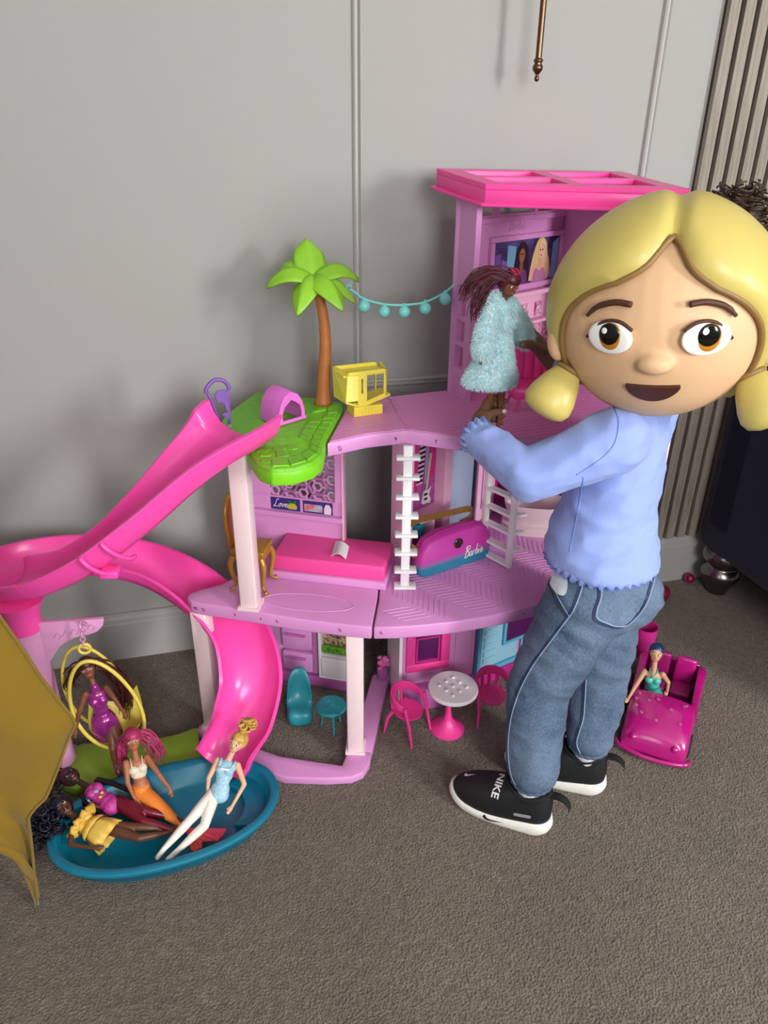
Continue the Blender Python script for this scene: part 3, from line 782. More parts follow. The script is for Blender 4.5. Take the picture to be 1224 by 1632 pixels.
# rails of the white ladders
ld = build('ladder_post', MB().box((.400, 1.312, (Z1+.706)/2), (.019, .012, .706-Z1), radians(-14)), m_white, house, smooth='auto', bevel=.002)
for k in range(8):
    z = Z1+.004 if k == 0 else Z1+.001+.0437*k
    build('rung', MB().box((.400, 1.310, z), (.048, .026, .0065), radians(-14)), m_white, ld, smooth='auto', bevel=.0015)
a_ = Vector((.620, 1.408, 0)); b_ = Vector((.654, 1.335, 0)); lu = (b_-a_).normalized(); LM = Matrix((lu, Vector((-lu.y, lu.x, 0)), Vector((0, 0, 1)))).transposed()
for q in (a_, b_):
    rail = build('ladder_rail', MB().box(q+Vector((0, 0, (Z1+.706)/2)), (.013, .013, .706-Z1), M=LM), m_white, house, smooth='auto', bevel=.002)
for k in range(8):
    z = Z1+.006 if k == 0 else Z1+.0437*k
    build('rung', MB().box((a_+b_)/2+Vector((0, 0, z)), ((b_-a_).length, .018, .007), M=LM), m_white, rail, bevel=.001)
    if k: build('step_fin', MB().box(b_+Vector((.016, .004, z)), (.030, .016, .005)), m_white, rail, bevel=.001)
# ================================================================== slide
slide = thing('toy_slide', (-.20, 1.35, 0), 'hot pink spiral toy slide curving from the green terrace down to the pool', 'slide')
m_slide = mat('slide_pink', '#ff52b2', rough=.27, spec=.5, vary=.03, vscale=4)
SP = [(.090, 1.340, .744), (.050, 1.302, .733), (-.015, 1.286, .688), (-.11, 1.284, .606), (-.21, 1.300, .526), (-.315, 1.336, .466), (-.405, 1.390, .437), (-.425, 1.445, .424), (-.375, 1.500, .412), (-.27, 1.520, .398),
      (-.15, 1.502, .370), (-.05, 1.450, .320), (.025, 1.372, .262), (.050, 1.300, .196), (.036, 1.245, .118), (.000, 1.208, .066), (-.020, 1.190, .052)]
def chute(pts, i0, i1, hw=.060, hh=.046, mouth=False):
    mb = MB(); inner = [(-1, 1), (-.93, .62), (-.78, .28), (-.5, .07), (-.2, 0), (.2, 0), (.5, .07), (.78, .28), (.93, .62), (1, 1)]
    th = .0035
    outer = [(1.12, 1.0), (1.12, .93), (1.06, .9), (1.0, .58), (.85, .2), (.55, -.03), (.2, -.09), (-.2, -.09), (-.55, -.03), (-.85, .2), (-1.0, .58), (-1.06, .9), (-1.12, .93), (-1.12, 1.0)]
    prof = inner + outer; n = len(prof); loops = []
    for i in range(i0, i1+1):
        p = pts[i]; t = (pts[min(i+1, len(pts)-1)]-pts[max(i-1, 0)]); th_ = Vector((t.x, t.y, 0)).normalized()
        s = Vector((th_.y, -th_.x, 0)); tt = t.normalized(); upv = s.cross(tt).normalized()
        if upv.z < 0: upv = -upv
        f = i/(len(pts)-1)
        k = 1.12 if f < .06 else (1.0)
        w = hw*(1.0+.34*max(0, 1-f/.30)); h = hh*(1.0+.30*max(0, 1-f/.30))
        loops.append([p + s*(x*w) + upv*(z*h) for x, z in prof])
    vv = [q for l in loops for q in l]
    ff = [(a*n+k, a*n+(k+1) % n, (a+1)*n+(k+1) % n, (a+1)*n+k) for a in range(len(loops)-1) for k in range(n)]
    # end caps as quads between inner and outer outlines
    def capf(base):
        fs = []; ni = len(inner)
        oi = list(range(n-1, ni-1, -1))          # outer reversed, left to right
        # triangulate strip between inner (left to right) and outer
        ii = list(range(ni)); a = b = 0
        while a < len(ii)-1 or b < len(oi)-1:
            if b >= len(oi)-1 or (a < len(ii)-1 and a/(len(ii)-1) <= b/(len(oi)-1)):
                fs.append((base+ii[a], base+ii[a+1], base+oi[b])); a += 1
            else:
                fs.append((base+ii[a], base+oi[b+1], base+oi[b])); b += 1
        return fs
    ff += capf(0) + capf((len(loops)-1)*n)
    mb.add(vv, ff); return mb
sp = spline(SP, 8)
k1 = 8*5; k2 = 8*11
build('upper_chute', chute(sp, 0, k1), m_slide, slide, smooth='auto')
build('turn_chute', chute(sp, k1, k2, .0605, .047), m_slide, slide, smooth='auto')
build('lower_chute', chute(sp, k2, len(sp)-1), m_slide, slide, smooth='auto')
# clip under the seam: two curved straps and a plate
ci = 8*4-3
for di in (-2, 1):
    p = sp[ci+di]; t = (sp[ci+di+1]-sp[ci+di-1]).normalized(); th_ = Vector((t.x, t.y, 0)).normalized(); s_ = Vector((th_.y, -th_.x, 0)); u_ = s_.cross(t).normalized(); u_ = -u_ if u_.z < 0 else u_
    s_ = -s_ if s_.y > 0 else s_
    pts = [p+s_*(.0690*c1)+u_*(.047*c2) for c1, c2 in ((1.06, 1.0), (1.10, .70), (1.04, .35), (.90, .0), (.70, -.30), (.45, -.46))]
    build('clip', MB().tube(spline(pts, 4), .0046, 6), m_slide, slide, smooth=True)
    if di == 1: build('clip_plate', MB().box(p+s_*.040-u_*.014, (.034, .034, .016), math.atan2(th_.y, th_.x)), m_slide, slide, smooth='auto', bevel=.004)
build('sticker', MB().slab([(.082, 1.258, .7585), (.097, 1.268, .7650), (.091, 1.277, .7590), (.076, 1.267, .7525)], (-.45, .5, .75), .0012), m_white, slide)
build('sticker_print', MB().slab([(.084, 1.262, .7602), (.091, 1.2665, .7632), (.088, 1.271, .7602), (.081, 1.2665, .7572)], (-.45, .5, .75), .0014), m_dark, slide)
# column and bracket that carry the turn
m_lil = mat('lilac_pink_plastic', '#dd9ccb', rough=.42, vary=.06, vscale=30, bump=.05)
col_c = (-.375, 1.345, 0)
build('column', MB().lathe([(.060, 0), (.060, .010), (.040, .016), (.036, .05), (.0335, .2), (.032, .395)], col_c, 28), m_lil, slide, smooth='auto')
build('collar', MB().lathe([(.0345, .375), (.0345, .405), (.040, .425), (.050, .445)], col_c, 28), m_slide, slide, smooth='auto')
AP = Plane((-.375, 1.335), (.99, .05))
mb = MB(); AP.poly(mb, [(.028, .392), (.142, .378), (.150, .378), (.146, .362), (.134, .350), (.118, .346), (.09, .344), (.06, .330), (.034, .296), (.028, .27)], -.006, .006)
arm = build('swing_bracket', mb, m_lil, slide, smooth='auto', bevel=.0015)
mb = MB()
for k in range(5):
    a0 = .052+.016*k; z0 = .352+.002*k
    mb.tube(spline([AP(a0, z0, .0065), AP(a0+.008, z0+.010, .0065), AP(a0+.014, z0+.002, .0065), AP(a0+.009, z0-.004, .0065)], 4), .0013, 5)
build('scroll_relief', mb, m_lil, arm, smooth=True)

# ================================================================== hanging swing chair
m_yel = mat('yellow_plastic', '#e8d25c', rough=.38, vary=.03)
sw = thing('swing_chair', (-.232, 1.31, .085), 'yellow egg shaped hanging swing chair below the pink slide bracket', 'swing chair')
swx, swy = -.246, 1.300
def egg(n, w, h, zc, y, lean=0.0):
    pts = []
    for k in range(n+1):
        a = 2*pi*k/n
        ww = w*(1+.16*(-sin(a)))
        pts.append((swx+ww*cos(a)+.02*(zc-.205-h*sin(a))*.0+.018*(-sin(a)), y+lean*sin(a), zc+h*sin(a)))
    return pts
build('front_ring', MB().tube(egg(40, .064, .120, .196, swy-.012, .0), .0042, 8, cap=False), m_yel, sw, smooth=True)
build('back_ring', MB().tube([(p[0]-.022, p[1], p[2]) for p in egg(40, .060, .112, .204, swy+.042, .0)], .0038, 8, cap=False), m_yel, sw, smooth=True)
seat = MB(); SL = []
for i in range(9):
    t = i/8; row = []
    for j in range(9):
        s = j/8*2-1
        row.append((swx+.018*.6+s*.056*(.65+.35*sin(pi*(.2+.6*t))), swy-.012+.062*t, .100+.035*s*s+.055*t*t - .008*sin(pi*t)))
    SL.append(row)
n9 = 9
vv = [p for r in SL for p in r] + [(p[0], p[1]+.002, p[2]-.004) for r in SL for p in r]
ff = []
for i in range(8):
    for j in range(8):
        a = i*9+j; ff.append((a, a+1, a+10, a+9)); ff.append((81+a, 81+a+9, 81+a+10, 81+a+1))
rim = [i for i in range(9)] + [i*9+8 for i in range(1, 9)] + [72+i for i in range(7, -1, -1)] + [i*9 for i in range(7, 0, -1)]
for i in range(len(rim)): a, b_ = rim[i], rim[(i+1) % len(rim)]; ff.append((a, b_, b_+81, a+81))
seat.add(vv, ff); build('seat', seat, m_yel, sw, smooth='auto')
build('hanger_loop', MB().tube([(swx-.018+.011*cos(a), swy-.004, .341+.011*sin(a)) for a in [2*pi*k/16 for k in range(17)]], .0032, 7, cap=False), m_yel, sw, smooth=True)
ch = MB()
for k in range(4):
    zc = .354+.010*k; hor = k % 2
    ch.tube([(swx-.018+(.0045*cos(a) if hor else 0), swy-.004+(0 if hor else .0045*cos(a)), zc+.007*sin(a)) for a in [2*pi*i/10 for i in range(11)]], .0014, 5, cap=False)
build('chain', ch, m_lil, sw, smooth=True)
build('hook', MB().tube(spline([(swx-.018, swy-.004, .390), (swx-.018, swy+.004, .398), (swx-.014, swy+.02, .384), (swx-.010, swy+.028, .372)], 5), .0022, 6), m_lil, sw, smooth=True)

# ================================================================== pool
m_pool = mat('pool_teal', '#0b7592', rough=.3, spec=.5, vary=.04, vscale=3)
pool = thing('toy_pool', (-.14, 1.122, 0), 'shallow teal plastic toy pool full of dolls at the foot of the slide', 'toy pool')
def ploop(a, b_, z, dz=0, n=56, flat=0.0):
    out = []
    for k in range(n):
        t = 2*pi*k/n; c, s = cos(t), sin(t)
        x = a*math.copysign(abs(c)**.92, c); y = b_*math.copysign(abs(s)**.92, s)
        if s > 0 and flat: y = min(y, b_*(1-flat*(1-abs(c))))
        r = radians(5)
        out.append((-.140+x*cos(r)-y*sin(r), 1.120+x*sin(r)+y*cos(r), z))
    return out
mb = loft(MB(), [ploop(.196, .108, 0), ploop(.200, .111, .004), ploop(.214, .122, .036), ploop(.222, .130, .040), ploop(.223, .131, .047), ploop(.220, .128, .050), ploop(.208, .117, .050), ploop(.204, .113, .046, flat=.10), ploop(.190, .100, .014, flat=.14), ploop(.180, .092, .010, flat=.14)])
build('basin', mb, m_pool, pool, smooth='auto')
def bench(): 
    a = ploop(.196, .106, .030); idx = list(range(50, 56))+list(range(0, 7)); out = [a[i] for i in idx]; inn = ploop(.150, .085, .030); inn = [inn[i] for i in idx][::-1]
    return [(p[0], p[1]) for p in out+inn]
build('bench', MB().prism(bench(), .011, .026), m_pool, pool, smooth='auto', bevel=.003)
for k in (48, 49, 50):
    p = ploop(.2145, .1225, .0505)[k]
    build('rim_stud', MB().lathe([(.004, p[2]-.001), (.004, p[2]+.0012), (.0025, p[2]+.0016)], (p[0], p[1], 0), 10), m_pool, pool)
lawn = build('lawn_mat', MB().prism([(-.385, 1.352), (-.33, 1.384), (-.26, 1.372), (-.19, 1.358), (-.12, 1.362), (-.075, 1.375), (-.072, 1.30), (-.06, 1.278), (-.10, 1.262), (-.22, 1.262), (-.33, 1.250), (-.375, 1.28)], 0, .026),
      mat('olive_green_plastic', '#93b533', rough=.5, vary=.1, vscale=20), None, smooth='auto', bevel=.006)
tag(lawn, 'flat lime green lawn piece lying behind the teal pool', 'toy lawn')

# ================================================================== terrace and deck toys
m_trunk = mat('palm_trunk', '#bd7238', rough=.5, bump=.3, bscale=90, vary=.12, vscale=40)
m_leaf = mat('palm_leaf', '#8cc52c', rough=.45, vary=.08, vscale=30)
palm = thing('toy_palm_tree', (.268, 1.521, Z2), 'toy palm tree with brown trunk and thick lime leaves on the terrace', 'palm tree')
tp = spline([(.268, 1.521, Z2-.001), (.271, 1.522, .79), (.277, 1.525, .86), (.274, 1.528, .925), (.260, 1.530, .992)], 6)
tr_r = []
for i in range(len(tp)):
    f = i/(len(tp)-1); r = .0155-.0065*f + (.004*max(0, 1-f*8))
    tr_r.append(r + (.0006 if i % 3 == 0 else 0))
build('trunk', MB().tube(tp, tr_r, 16), m_trunk, palm, smooth=True)
def leaf(d, L_, W_, rise, droop):
    d = Vector(d).normalized(); s = Vector((d.y, -d.x, 0)); c = Vector((.256, 1.530, .998)); nt_, ns = 12, 8
    top = []; bot = []
    for i in range(nt_+1):
        t = i/nt_; w = W_*(sin(pi*min(1, .16+.84*t))**.75 if t < 1 else .02); w = max(w, .0012)
        ctr = c + d*(L_*t) + Vector((0, 0, rise*sin(pi*t*.75)-droop*t*t))
        for j in range(ns+1):
            q = j/ns*2-1
            z = -abs(q)**1.4*w*.55
            top.append(ctr+s*(q*w)+Vector((0, 0, z+.004*(1-abs(q)) + (.0012 if abs(q) < .05 else 0)))); bot.append(ctr+s*(q*w*.97)+Vector((0, 0, z-.0035)))
    m = ns+1; o = len(top); ff = []
    for i in range(nt_):
        for j in range(ns):
            a = i*m+j; ff.append((a, a+1, a+m+1, a+m)); ff.append((o+a, o+a+m, o+a+m+1, o+a+1))
    for i in range(nt_):
        a = i*m; ff.append((a, a+m, o+a+m, o+a)); a = i*m+ns; ff.append((a, o+a, o+a+m, a+m))
    for j in range(ns):
        ff.append((j, o+j, o+j+1, j+1)); a = nt_*m+j; ff.append((a, a+1, o+a+1, o+a))
    mb = MB(); mb.add(top+bot, ff); return mb
for d, L_, W_, ri, dr_ in (((-1, .05, 0), .094, .031, .028, .036), ((-.55, -.84, 0), .082, .028, .012, .066), ((.50, -.86, 0), .088, .031, .016, .062), ((.93, -.36, 0), .084, .025, .014, .056),
                           ((1, .12, 0), .098, .031, .032, .034), ((.55, .83, 0), .075, .029, .030, .012), ((-.10, .99, 0), .058, .034, .052, -.024), ((-.72, .69, 0), .080, .029, .030, .012)):
    build('leaf', leaf(d, L_, W_, ri, dr_), m_leaf, palm, smooth=True)

m_aqua = mat('aqua_plastic', '#7fd8d4', rough=.35)
garl = thing('light_garland', (.455, 1.54, .91), 'aqua string of ball lights hung between the palm tree and the tower', 'garland')
gp = spline([(.332, 1.535, .972), (.342, 1.536, .966), (.364, 1.538, .950), (.408, 1.54, .937), (.452, 1.54, .934), (.499, 1.54, .938), (.543, 1.54, .957), (.566, 1.54, .975), (.584, 1.538, .984)], 5)
build('cord', MB().tube(gp, .0026, 8), m_aqua, garl, smooth=True)
for x, z in ((.364, .935), (.408, .922), (.452, .920), (.499, .925), (.543, .943)):
    bl = build('ball_light', MB().ell((x, 1.539, z), .0128, nu=20, nv=14), m_aqua, garl, smooth=True)
    build('cap', MB().lathe([(.004, z+.011), (.004, z+.017), (.002, z+.018)], (x, 1.539, 0), 10), m_aqua, bl)
for x, z in ((.331, .974), (.585, .985)):
    build('hook', MB().tube([(x+.006*cos(a), 1.537, z+.006*sin(a)) for a in [.3+4.6*k/12 for k in range(13)]], .002, 6), m_aqua, garl, smooth=True)

# pink pet tent
m_tent = mat('orchid_plastic', '#e070cf', rough=.4)
tent = thing('pet_tent', (.170, 1.44, Z2), 'orchid pink toy pet tent with an open front on the green terrace', 'toy tent')
fu = Vector((.86, .51, 0)); fb = Vector((-.51, .86, 0)); fo = Vector((.154, 1.396, Z2+.0028))
def tpt(u, b_, z): return fo+fu*u+fb*b_+Vector((0, 0, z))
arc = [(0, 0), (.002, .022), (.008, .042), (.018, .057), (.035, .066), (.052, .057), (.062, .042), (.068, .022), (.070, 0)]
arci = [(.006, 0), (.0075, .021), (.013, .039), (.021, .051), (.035, .060), (.049, .051), (.057, .039), (.0625, .021), (.064, 0)]
mb = MB(); m9 = len(arc); vv = []
for b_, k in ((0, .96), (.015, 1.0), (.045, 1.0), (.060, .95)):
    for src in (arc, arci[::-1]): vv += [tpt(.035+(u-.035)*k, b_, z*k) for u, z in src]
nn_ = 2*m9
ff = [(a*nn_+i, a*nn_+(i+1) % nn_, (a+1)*nn_+(i+1) % nn_, (a+1)*nn_+i) for a in range(3) for i in range(nn_)]
for base in (0, 3*nn_): ff += [(base+i, base+i+1, base+nn_-2-i, base+nn_-1-i) for i in range(m9-1)]
mb.add(vv, ff); build('shell', mb, m_tent, tent, smooth='auto')
for pts in ([(.002, 0), (.013, 0), (.011, .020), (.018, .034), (.035, .046), (.035, .063), (.018, .055), (.008, .040), (.002, .020)],
            [(.068, 0), (.059, 0), (.060, .016), (.057, .030), (.048, .038), (.035, .046), (.035, .063), (.052, .055), (.062, .040), (.068, .020)]):
    build('curtain', MB().slab([tpt(u, .001, z) for u, z in pts], -fb, .003), m_tent, tent, bevel=.0008)
build('floor_sill', MB().slab([tpt(0, .0, 0), tpt(.07, .0, 0), tpt(.07, .0, .007), tpt(0, .0, .007)], -fb, .004), m_tent, tent, bevel=.001)
build('back_panel', MB().slab([tpt(.004, .056, 0), tpt(.022, .056, 0), tpt(.022, .056, .03), tpt(.035, .056, .045), tpt(.035, .056, .062), tpt(.016, .056, .05), tpt(.006, .056, .03)], fb, .003), m_tent, tent)

# purple agility arch
m_vio = mat('violet_plastic', '#7a55a6', rough=.4)
hp = thing('pet_agility_arch', (.050, 1.412, Z2), 'slim purple toy agility arch with a dog silhouette at the terrace corner', 'toy arch')
HP = Plane((.050, 1.412), (.97, .24))
build('frame', MB().tube([HP(-.004, Z2+.004), HP(-.012, .765), HP(-.022, .800), HP(-.028, .815)], .0030, 7).tube([HP(.011, Z2+.004), HP(.0125, .765), HP(.013, .80), HP(.014, .815)], .0030, 7), m_vio, hp, smooth=True)
build('arch_top', MB().tube(spline([HP(-.030, .812), HP(-.027, .822), HP(-.015, .833), HP(-.005, .835), HP(.007, .831), HP(.014, .822), HP(.018, .813)], 4), .0040, 8), m_vio, hp, smooth=True)
mb = MB(); HP.poly(mb, [(-.013, .806), (-.008, .813), (.004, .814), (.011, .810), (.013, .790), (.0125, .765), (.008, .768), (.004, .785), (-.002, .790), (-.008, .790), (-.012, .797)], -.002, .002)
HP.poly(mb, [(-.003, .764), (.004, .768), (.011, .766), (.0125, .752), (.008, .752), (.003, .760)], -.002, .002)
build('dog_silhouette', mb, m_vio, hp, bevel=.0008)
for a in (-.003, .010): build('peg', MB().box(HP(a, Z2+.004), (.008, .008, .008)), mat('grey_violet', '#8a86a0', rough=.4), hp, bevel=.001)

# yellow pet house
yh = thing('pet_house', (.345, 1.455, Z2), 'yellow toy dog house with bone cut-out and window on the upper deck', 'toy dog house')
m_y2 = mat('lemon_plastic', '#f0df55', rough=.38)
y0, y1, zt = 1.430, 1.490, .828
FX = lambda x, y, z: Vector((.340+(x-.340)*.985-(y-1.46)*.17, 1.46+(x-.340)*.17+(y-1.46)*.985, z))     # turned a little to the left
def fpan(name, quads, ya, yb, par=None):
    mb = MB()
    for q in quads: mb.slab([FX(x, ya, z) for x, z in q], FX(0, yb, 0)-FX(0, ya, 0), (FX(0, yb, 0)-FX(0, ya, 0)).length)
    return build(name, mb, m_y2, par or yh)
R4 = lambda x0, x1, z0, z1: [(x0, z0), (x1, z0), (x1, z1), (x0, z1)]
# front: siding field, bone field, window frame
fpan('front_panel', [R4(.296, .384, zt-.006, zt), R4(.3185, .3245, .752, zt-.006), R4(.3325, .3390, .754, zt-.006), R4(.3245, .3325, .812, zt-.006), R4(.3245, .3325, .752, .781),
                     R4(.377, .384, .776, zt-.006), [(.339, .754), (.384, .770), (.384, .778), (.339, .764)]], y0, y0+.005)
for zc in (.8085, .7845): fpan('bone_end', [R4(.3245, .3262, zc-.0035, zc+.0035), R4(.3308, .3325, zc-.0035, zc+.0035)], y0, y0+.005)
fpan('bone_side', [R4(.3245, .3268, .788, .805), R4(.3302, .3325, .788, .805)], y0, y0+.005)
for k in range(6):
    z = zt-.008-.0088*k; xl = .2965-.0007*k
    mb = MB(); mb.slab([FX(xl, y0+.0005, z), FX(.3190, y0+.0005, z), FX(.3190, y0-.0022, z-.0084), FX(xl-.0005, y0-.0022, z-.0084)], (0, 1, 0), .004); build('siding', mb, m_y2, yh)
mb = MB(); mb.slab([FX(.2962, y0, zt), FX(.2862, y1, zt), FX(.2885, y1, .764), FX(.2915, y0, .766)], FX(1, 0, 0)-FX(0, 0, 0), .003); build('left_panel', mb, m_y2, yh)
mb = MB(); mb.slab([FX(.2915, y0, .768), FX(.2885, y1, .766), FX(.326, y1, .755), FX(.326, y0, .755)], (0, 0, -1), .004); build('left_floor', mb, m_y2, yh)
for ya, yb in ((y0, y0+.006), (y1-.006, y1)):
    mb = MB(); mb.slab([FX(.381, ya, .768), FX(.384, ya, .768), FX(.384, ya, zt), FX(.381, ya, zt)], FX(0, yb, 0)-FX(0, ya, 0), .006); build('corner_post', mb, m_y2, yh)
mb = MB(); mb.slab([FX(.288, y0+.003, zt-.010), FX(.383, y0+.003, zt-.010), FX(.383, y1-.002, zt-.010), FX(.287, y1-.002, zt-.010)], (0, 0, 1), .003); build('roof_tray', mb, m_y2, yh)
mb = MB(); mb.slab([FX(.2865, y1-.004, zt-.010), FX(.384, y1-.004, zt-.010), FX(.384, y1-.004, zt), FX(.2865, y1-.004, zt)], (0, 1, 0), .004); mb.slab([FX(.380, y0, zt-.010), FX(.384, y0, zt-.010), FX(.384, y0, zt), FX(.380, y0, zt)], (0, 1, 0), .058); build('roof_rim', mb, m_y2, yh)
mb = MB(); mb.slab([FX(.2885, y1-.004, .764), FX(.333, y1-.004, .755), FX(.333, y1-.004, zt-.010), FX(.2865, y1-.004, zt-.010)], (0, 1, 0), .003); build('back_panel', mb, m_y2, yh)
mb = MB(); mb.slab([FX(.318, y0-.002, .754), FX(.394, y0+.004, .772), FX(.394, y1-.008, .772), FX(.318, y1, .754)], (0, 0, -1), .004); build('ramp', mb, m_y2, yh)
mb = MB(); mb.box(FX(.326, 1.456, .755), (.026, .034, .010), radians(10)); build('stem', mb, m_y2, yh)
pb = build('plinth', MB().prism([(.314, 1.418), (.378, 1.430), (.372, 1.476), (.308, 1.464)], Z2, .755), m_y2, yh, bevel=.001)
for k in range(9):
    a = Vector((.318, 1.4182, 0)).lerp(Vector((.375, 1.4289, 0)), k/8)
    build('rib', MB().box((a.x, a.y-.0004, .745), (.0028, .002, .014), radians(10)), m_y2, pb)

# hot pink toy armchair on the deck
sofa2 = thing('toy_armchair', (.71, 1.41, Z2), 'hot pink toy armchair with thin splayed legs on the upper deck', 'toy armchair')
ar = radians(-8)
RZ = lambda p, c, a: Vector((c[0]+(p[0]-c[0])*cos(a)-(p[1]-c[1])*sin(a), c[1]+(p[0]-c[0])*sin(a)+(p[1]-c[1])*cos(a), p[2]))
def bx2(name, c, d, bev): build(name, MB().box(RZ(c, (.71, 1.41), ar), d, ar), m_hot, sofa2, smooth='auto', bevel=bev)
bx2('seat', (.715, 1.400, Z2+.040), (.128, .078, .026), .006)
bx2('backrest', (.715, 1.445, Z2+.075), (.128, .016, .095), .006)
bx2('arm', (.652, 1.408, Z2+.060), (.012, .076, .050), .005); bx2('arm', (.778, 1.408, Z2+.060), (.012, .076, .050), .005)
for k in range(5): bx2('back_rib', (.672+.0215*k, 1.434, Z2+.085), (.008, .006, .06), .002)
for sx, sy in ((-1, -1), (1, -1), (-1, 1), (1, 1)):
    a = RZ((.715+sx*.046, 1.402+sy*.028, Z2+.030), (.71, 1.41), ar); b_ = RZ((.715+sx*.054, 1.402+sy*.034, Z2), (.71, 1.41), ar)
    build('leg', MB().tube([b_, a], [.003, .0042], 8), m_hot, sofa2, smooth='auto')

# ================================================================== bedroom furniture
mt = MB().box(bo+bu*.130+bv*.060+Vector((0, 0, Z1+.0365)), (.252, .114, .037), M=BM)
mattress = build('toy_mattress', mt, mat('mattress_pink', '#f24c9e', rough=.42, bump=.15, bscale=40, vary=.05), None, smooth='auto', bevel=.005)
tag(mattress, 'flat hot pink toy mattress lying on the middle floor bed', 'toy mattress')
mb = MB()
pts = []
for i in range(9):
    for j in range(9):
        u, v = i/8, j/8
        p = Vector((.252, 1.384, 0))+Vector((.022, -.016, 0))*1.3*u+Vector((.022, .062, 0))*v*(1-.15*u)
        z = Z1+.0562+.010*sin(pi*u)**1.0*(1-.3*v)
        pts.append((p.x, p.y, z))
o = len(pts); vv = pts+[(p[0], p[1], p[2]+.0012) for p in pts]; ff = []
for i in range(8):
    for j in range(8):
        a = i*9+j; ff += [(a, a+9, a+10, a+1), (o+a, o+a+1, o+a+10, o+a+9)]
for i in range(len(rim)): a, b_ = rim[i], rim[(i+1) % len(rim)]; ff.append((a, b_, b_+o, a+o))
mb.add(vv, ff)
tag(build('paper_scrap', mb, mat('paper_white', '#e9e6e6', rough=.8), None, smooth='auto'), 'small curled white paper scrap lying on the pink mattress', 'paper')

# gold chair
m_gold = mat('gold_plastic', '#b98a2e', rough=.35, metal=.35, vary=.1, vscale=30)
gc = thing('gold_chair', (.085, 1.39, Z1), 'ornate gold toy chair with curved legs behind the pale post', 'toy chair')
gcx, gcy, gr = .082, 1.395, radians(-25)
def G(x, y, z): return Vector((gcx+x*cos(gr)-y*sin(gr), gcy+x*sin(gr)+y*cos(gr), Z1+z))
build('seat', MB().slab([G(-.036, -.030, .092), G(.038, -.034, .092), G(.038, .034, .092), G(-.036, .030, .092)], (0, 0, 1), .012), m_gold, gc, smooth='auto', bevel=.003)
build('seat_apron', MB().slab([G(-.034, -.028, .078), G(.036, -.032, .078), G(.036, .032, .078), G(-.034, .028, .078)], (0, 0, 1), .014), m_gold, gc, bevel=.003)
for sx, sy in ((1, -1), (1, 1), (-1, -1), (-1, 1)):
    x, y = .030*sx, .026*sy
    pth = spline([G(x, y, .086), G(x*1.22, y*1.22, .068), G(x*1.12, y*1.12, .040), G(x*1.0, y*1.0, .018), G(x*1.2, y*1.2, .007), G(x*1.36, y*1.36, .006)], 4)
    build('leg', MB().tube(pth, [.0075-.0045*min(1, i/14)+(.002 if i > 17 else 0) for i in range(len(pth))], 10), m_gold, gc, smooth=True)
m_gback = mat('amber_back', '#8c4a18', rough=.4)
mb = MB(); bk = [(-.020, 0), (-.022, .03), (-.030, .05), (-.030, .085), (-.018, .11), (0, .118), (.018, .11), (.030, .085), (.030, .05), (.022, .03), (.020, 0)]
mb.slab([G(-.036, p[0], .100+p[1]) for p in bk], G(-1, 0, 0)-G(0, 0, 0), .007); build('backrest', mb, m_gback, gc, smooth='auto', bevel=.002)
build('back_rim', MB().tube([G(-.039, p[0], .100+p[1]) for p in bk], .0042, 8), m_gold, gc, smooth=True)

# ================================================================== purse
bagc = thing('toy_purse', (.53, 1.385, Z1), 'magenta purse with a teal base and gold strap leaning on the wardrobe', 'purse')
BP = Plane((.436, 1.350), (.955, .297)); 
m_bag = bpy.data.materials.new('bag_fade'); m_bag.use_nodes = True
N, L, b = nodes_of(m_bag); tc = N.new('ShaderNodeTexCoord'); sx_ = N.new('ShaderNodeSeparateXYZ'); L.new(tc.outputs['Object'], sx_.inputs[0])
cr = N.new('ShaderNodeValToRGB'); mr = N.new('ShaderNodeMapRange'); mr.inputs[1].default_value = Z1; mr.inputs[2].default_value = Z1+.06
L.new(sx_.outputs[2], mr.inputs[0]); L.new(mr.outputs[0], cr.inputs[0]); L.new(cr.outputs[0], b.inputs['Base Color'])
cr.color_ramp.elements[0].position = .35; cr.color_ramp.elements[0].color = hexc('#2f87a8'); cr.color_ramp.elements[1].position = .62; cr.color_ramp.elements[1].color = hexc('#d23fae')
b.inputs['Roughness'].default_value = .5
out = [(.006, .0), (.190, .0), (.199, .008), (.203, .030), (.200, .062), (.188, .080), (.165, .090), (.12, .092), (.06, .090), (.025, .080), (.008, .060), (.0, .030), (.0, .008)]
mb = MB(); lo = []
for d, k in ((-.022, .93), (-.017, .985), (0, 1.0), (.014, .985), (.019, .93)):
    lo.append([BP(.10+(a-.10)*k, Z1+.001+(.046+(z-.046)*k if z > .01 else z), d + .012*(1-z/.09)*0 - .10*max(0, z-.02)*.6) for a, z in out])
loft(mb, lo); body = build('body', mb, m_bag, bagc, smooth='auto')
build('zip_piping', MB().tube([BP(a, Z1+.002+z, .0-.06*max(0, z-.02)) for a, z in out[3:11]], .0022, 6), mat('bag_piping', '#b82f94', rough=.4), bagc, smooth=True)
mb = MB(); script_text(mb, 'Barbie', lambda x, y: BP(.120+x, Z1+.019+y*1.15+x*.05, .0205-.06*max(0, y)), .0155, .0012); build('lettering', mb, m_white, bagc)
EM = Matrix((BP.u, Vector((0, 0, 1)), BP.n)).transposed()
build('emblem', MB().lathe([(.0125, -.002), (.0125, .002), (.0105, .0032), (.0095, .0018), (.006, .0025), (.002, .004)], BP(.104, Z1+.062, .0165), 20, M=EM), mat('emblem_metal', '#6e5a50', rough=.25, metal=.9), bagc, smooth='auto')
m_glit = mat('gold_glitter', '#b08c45', rough=.35, metal=.5, bump=.8, bscale=600, vary=.25, vscale=300)
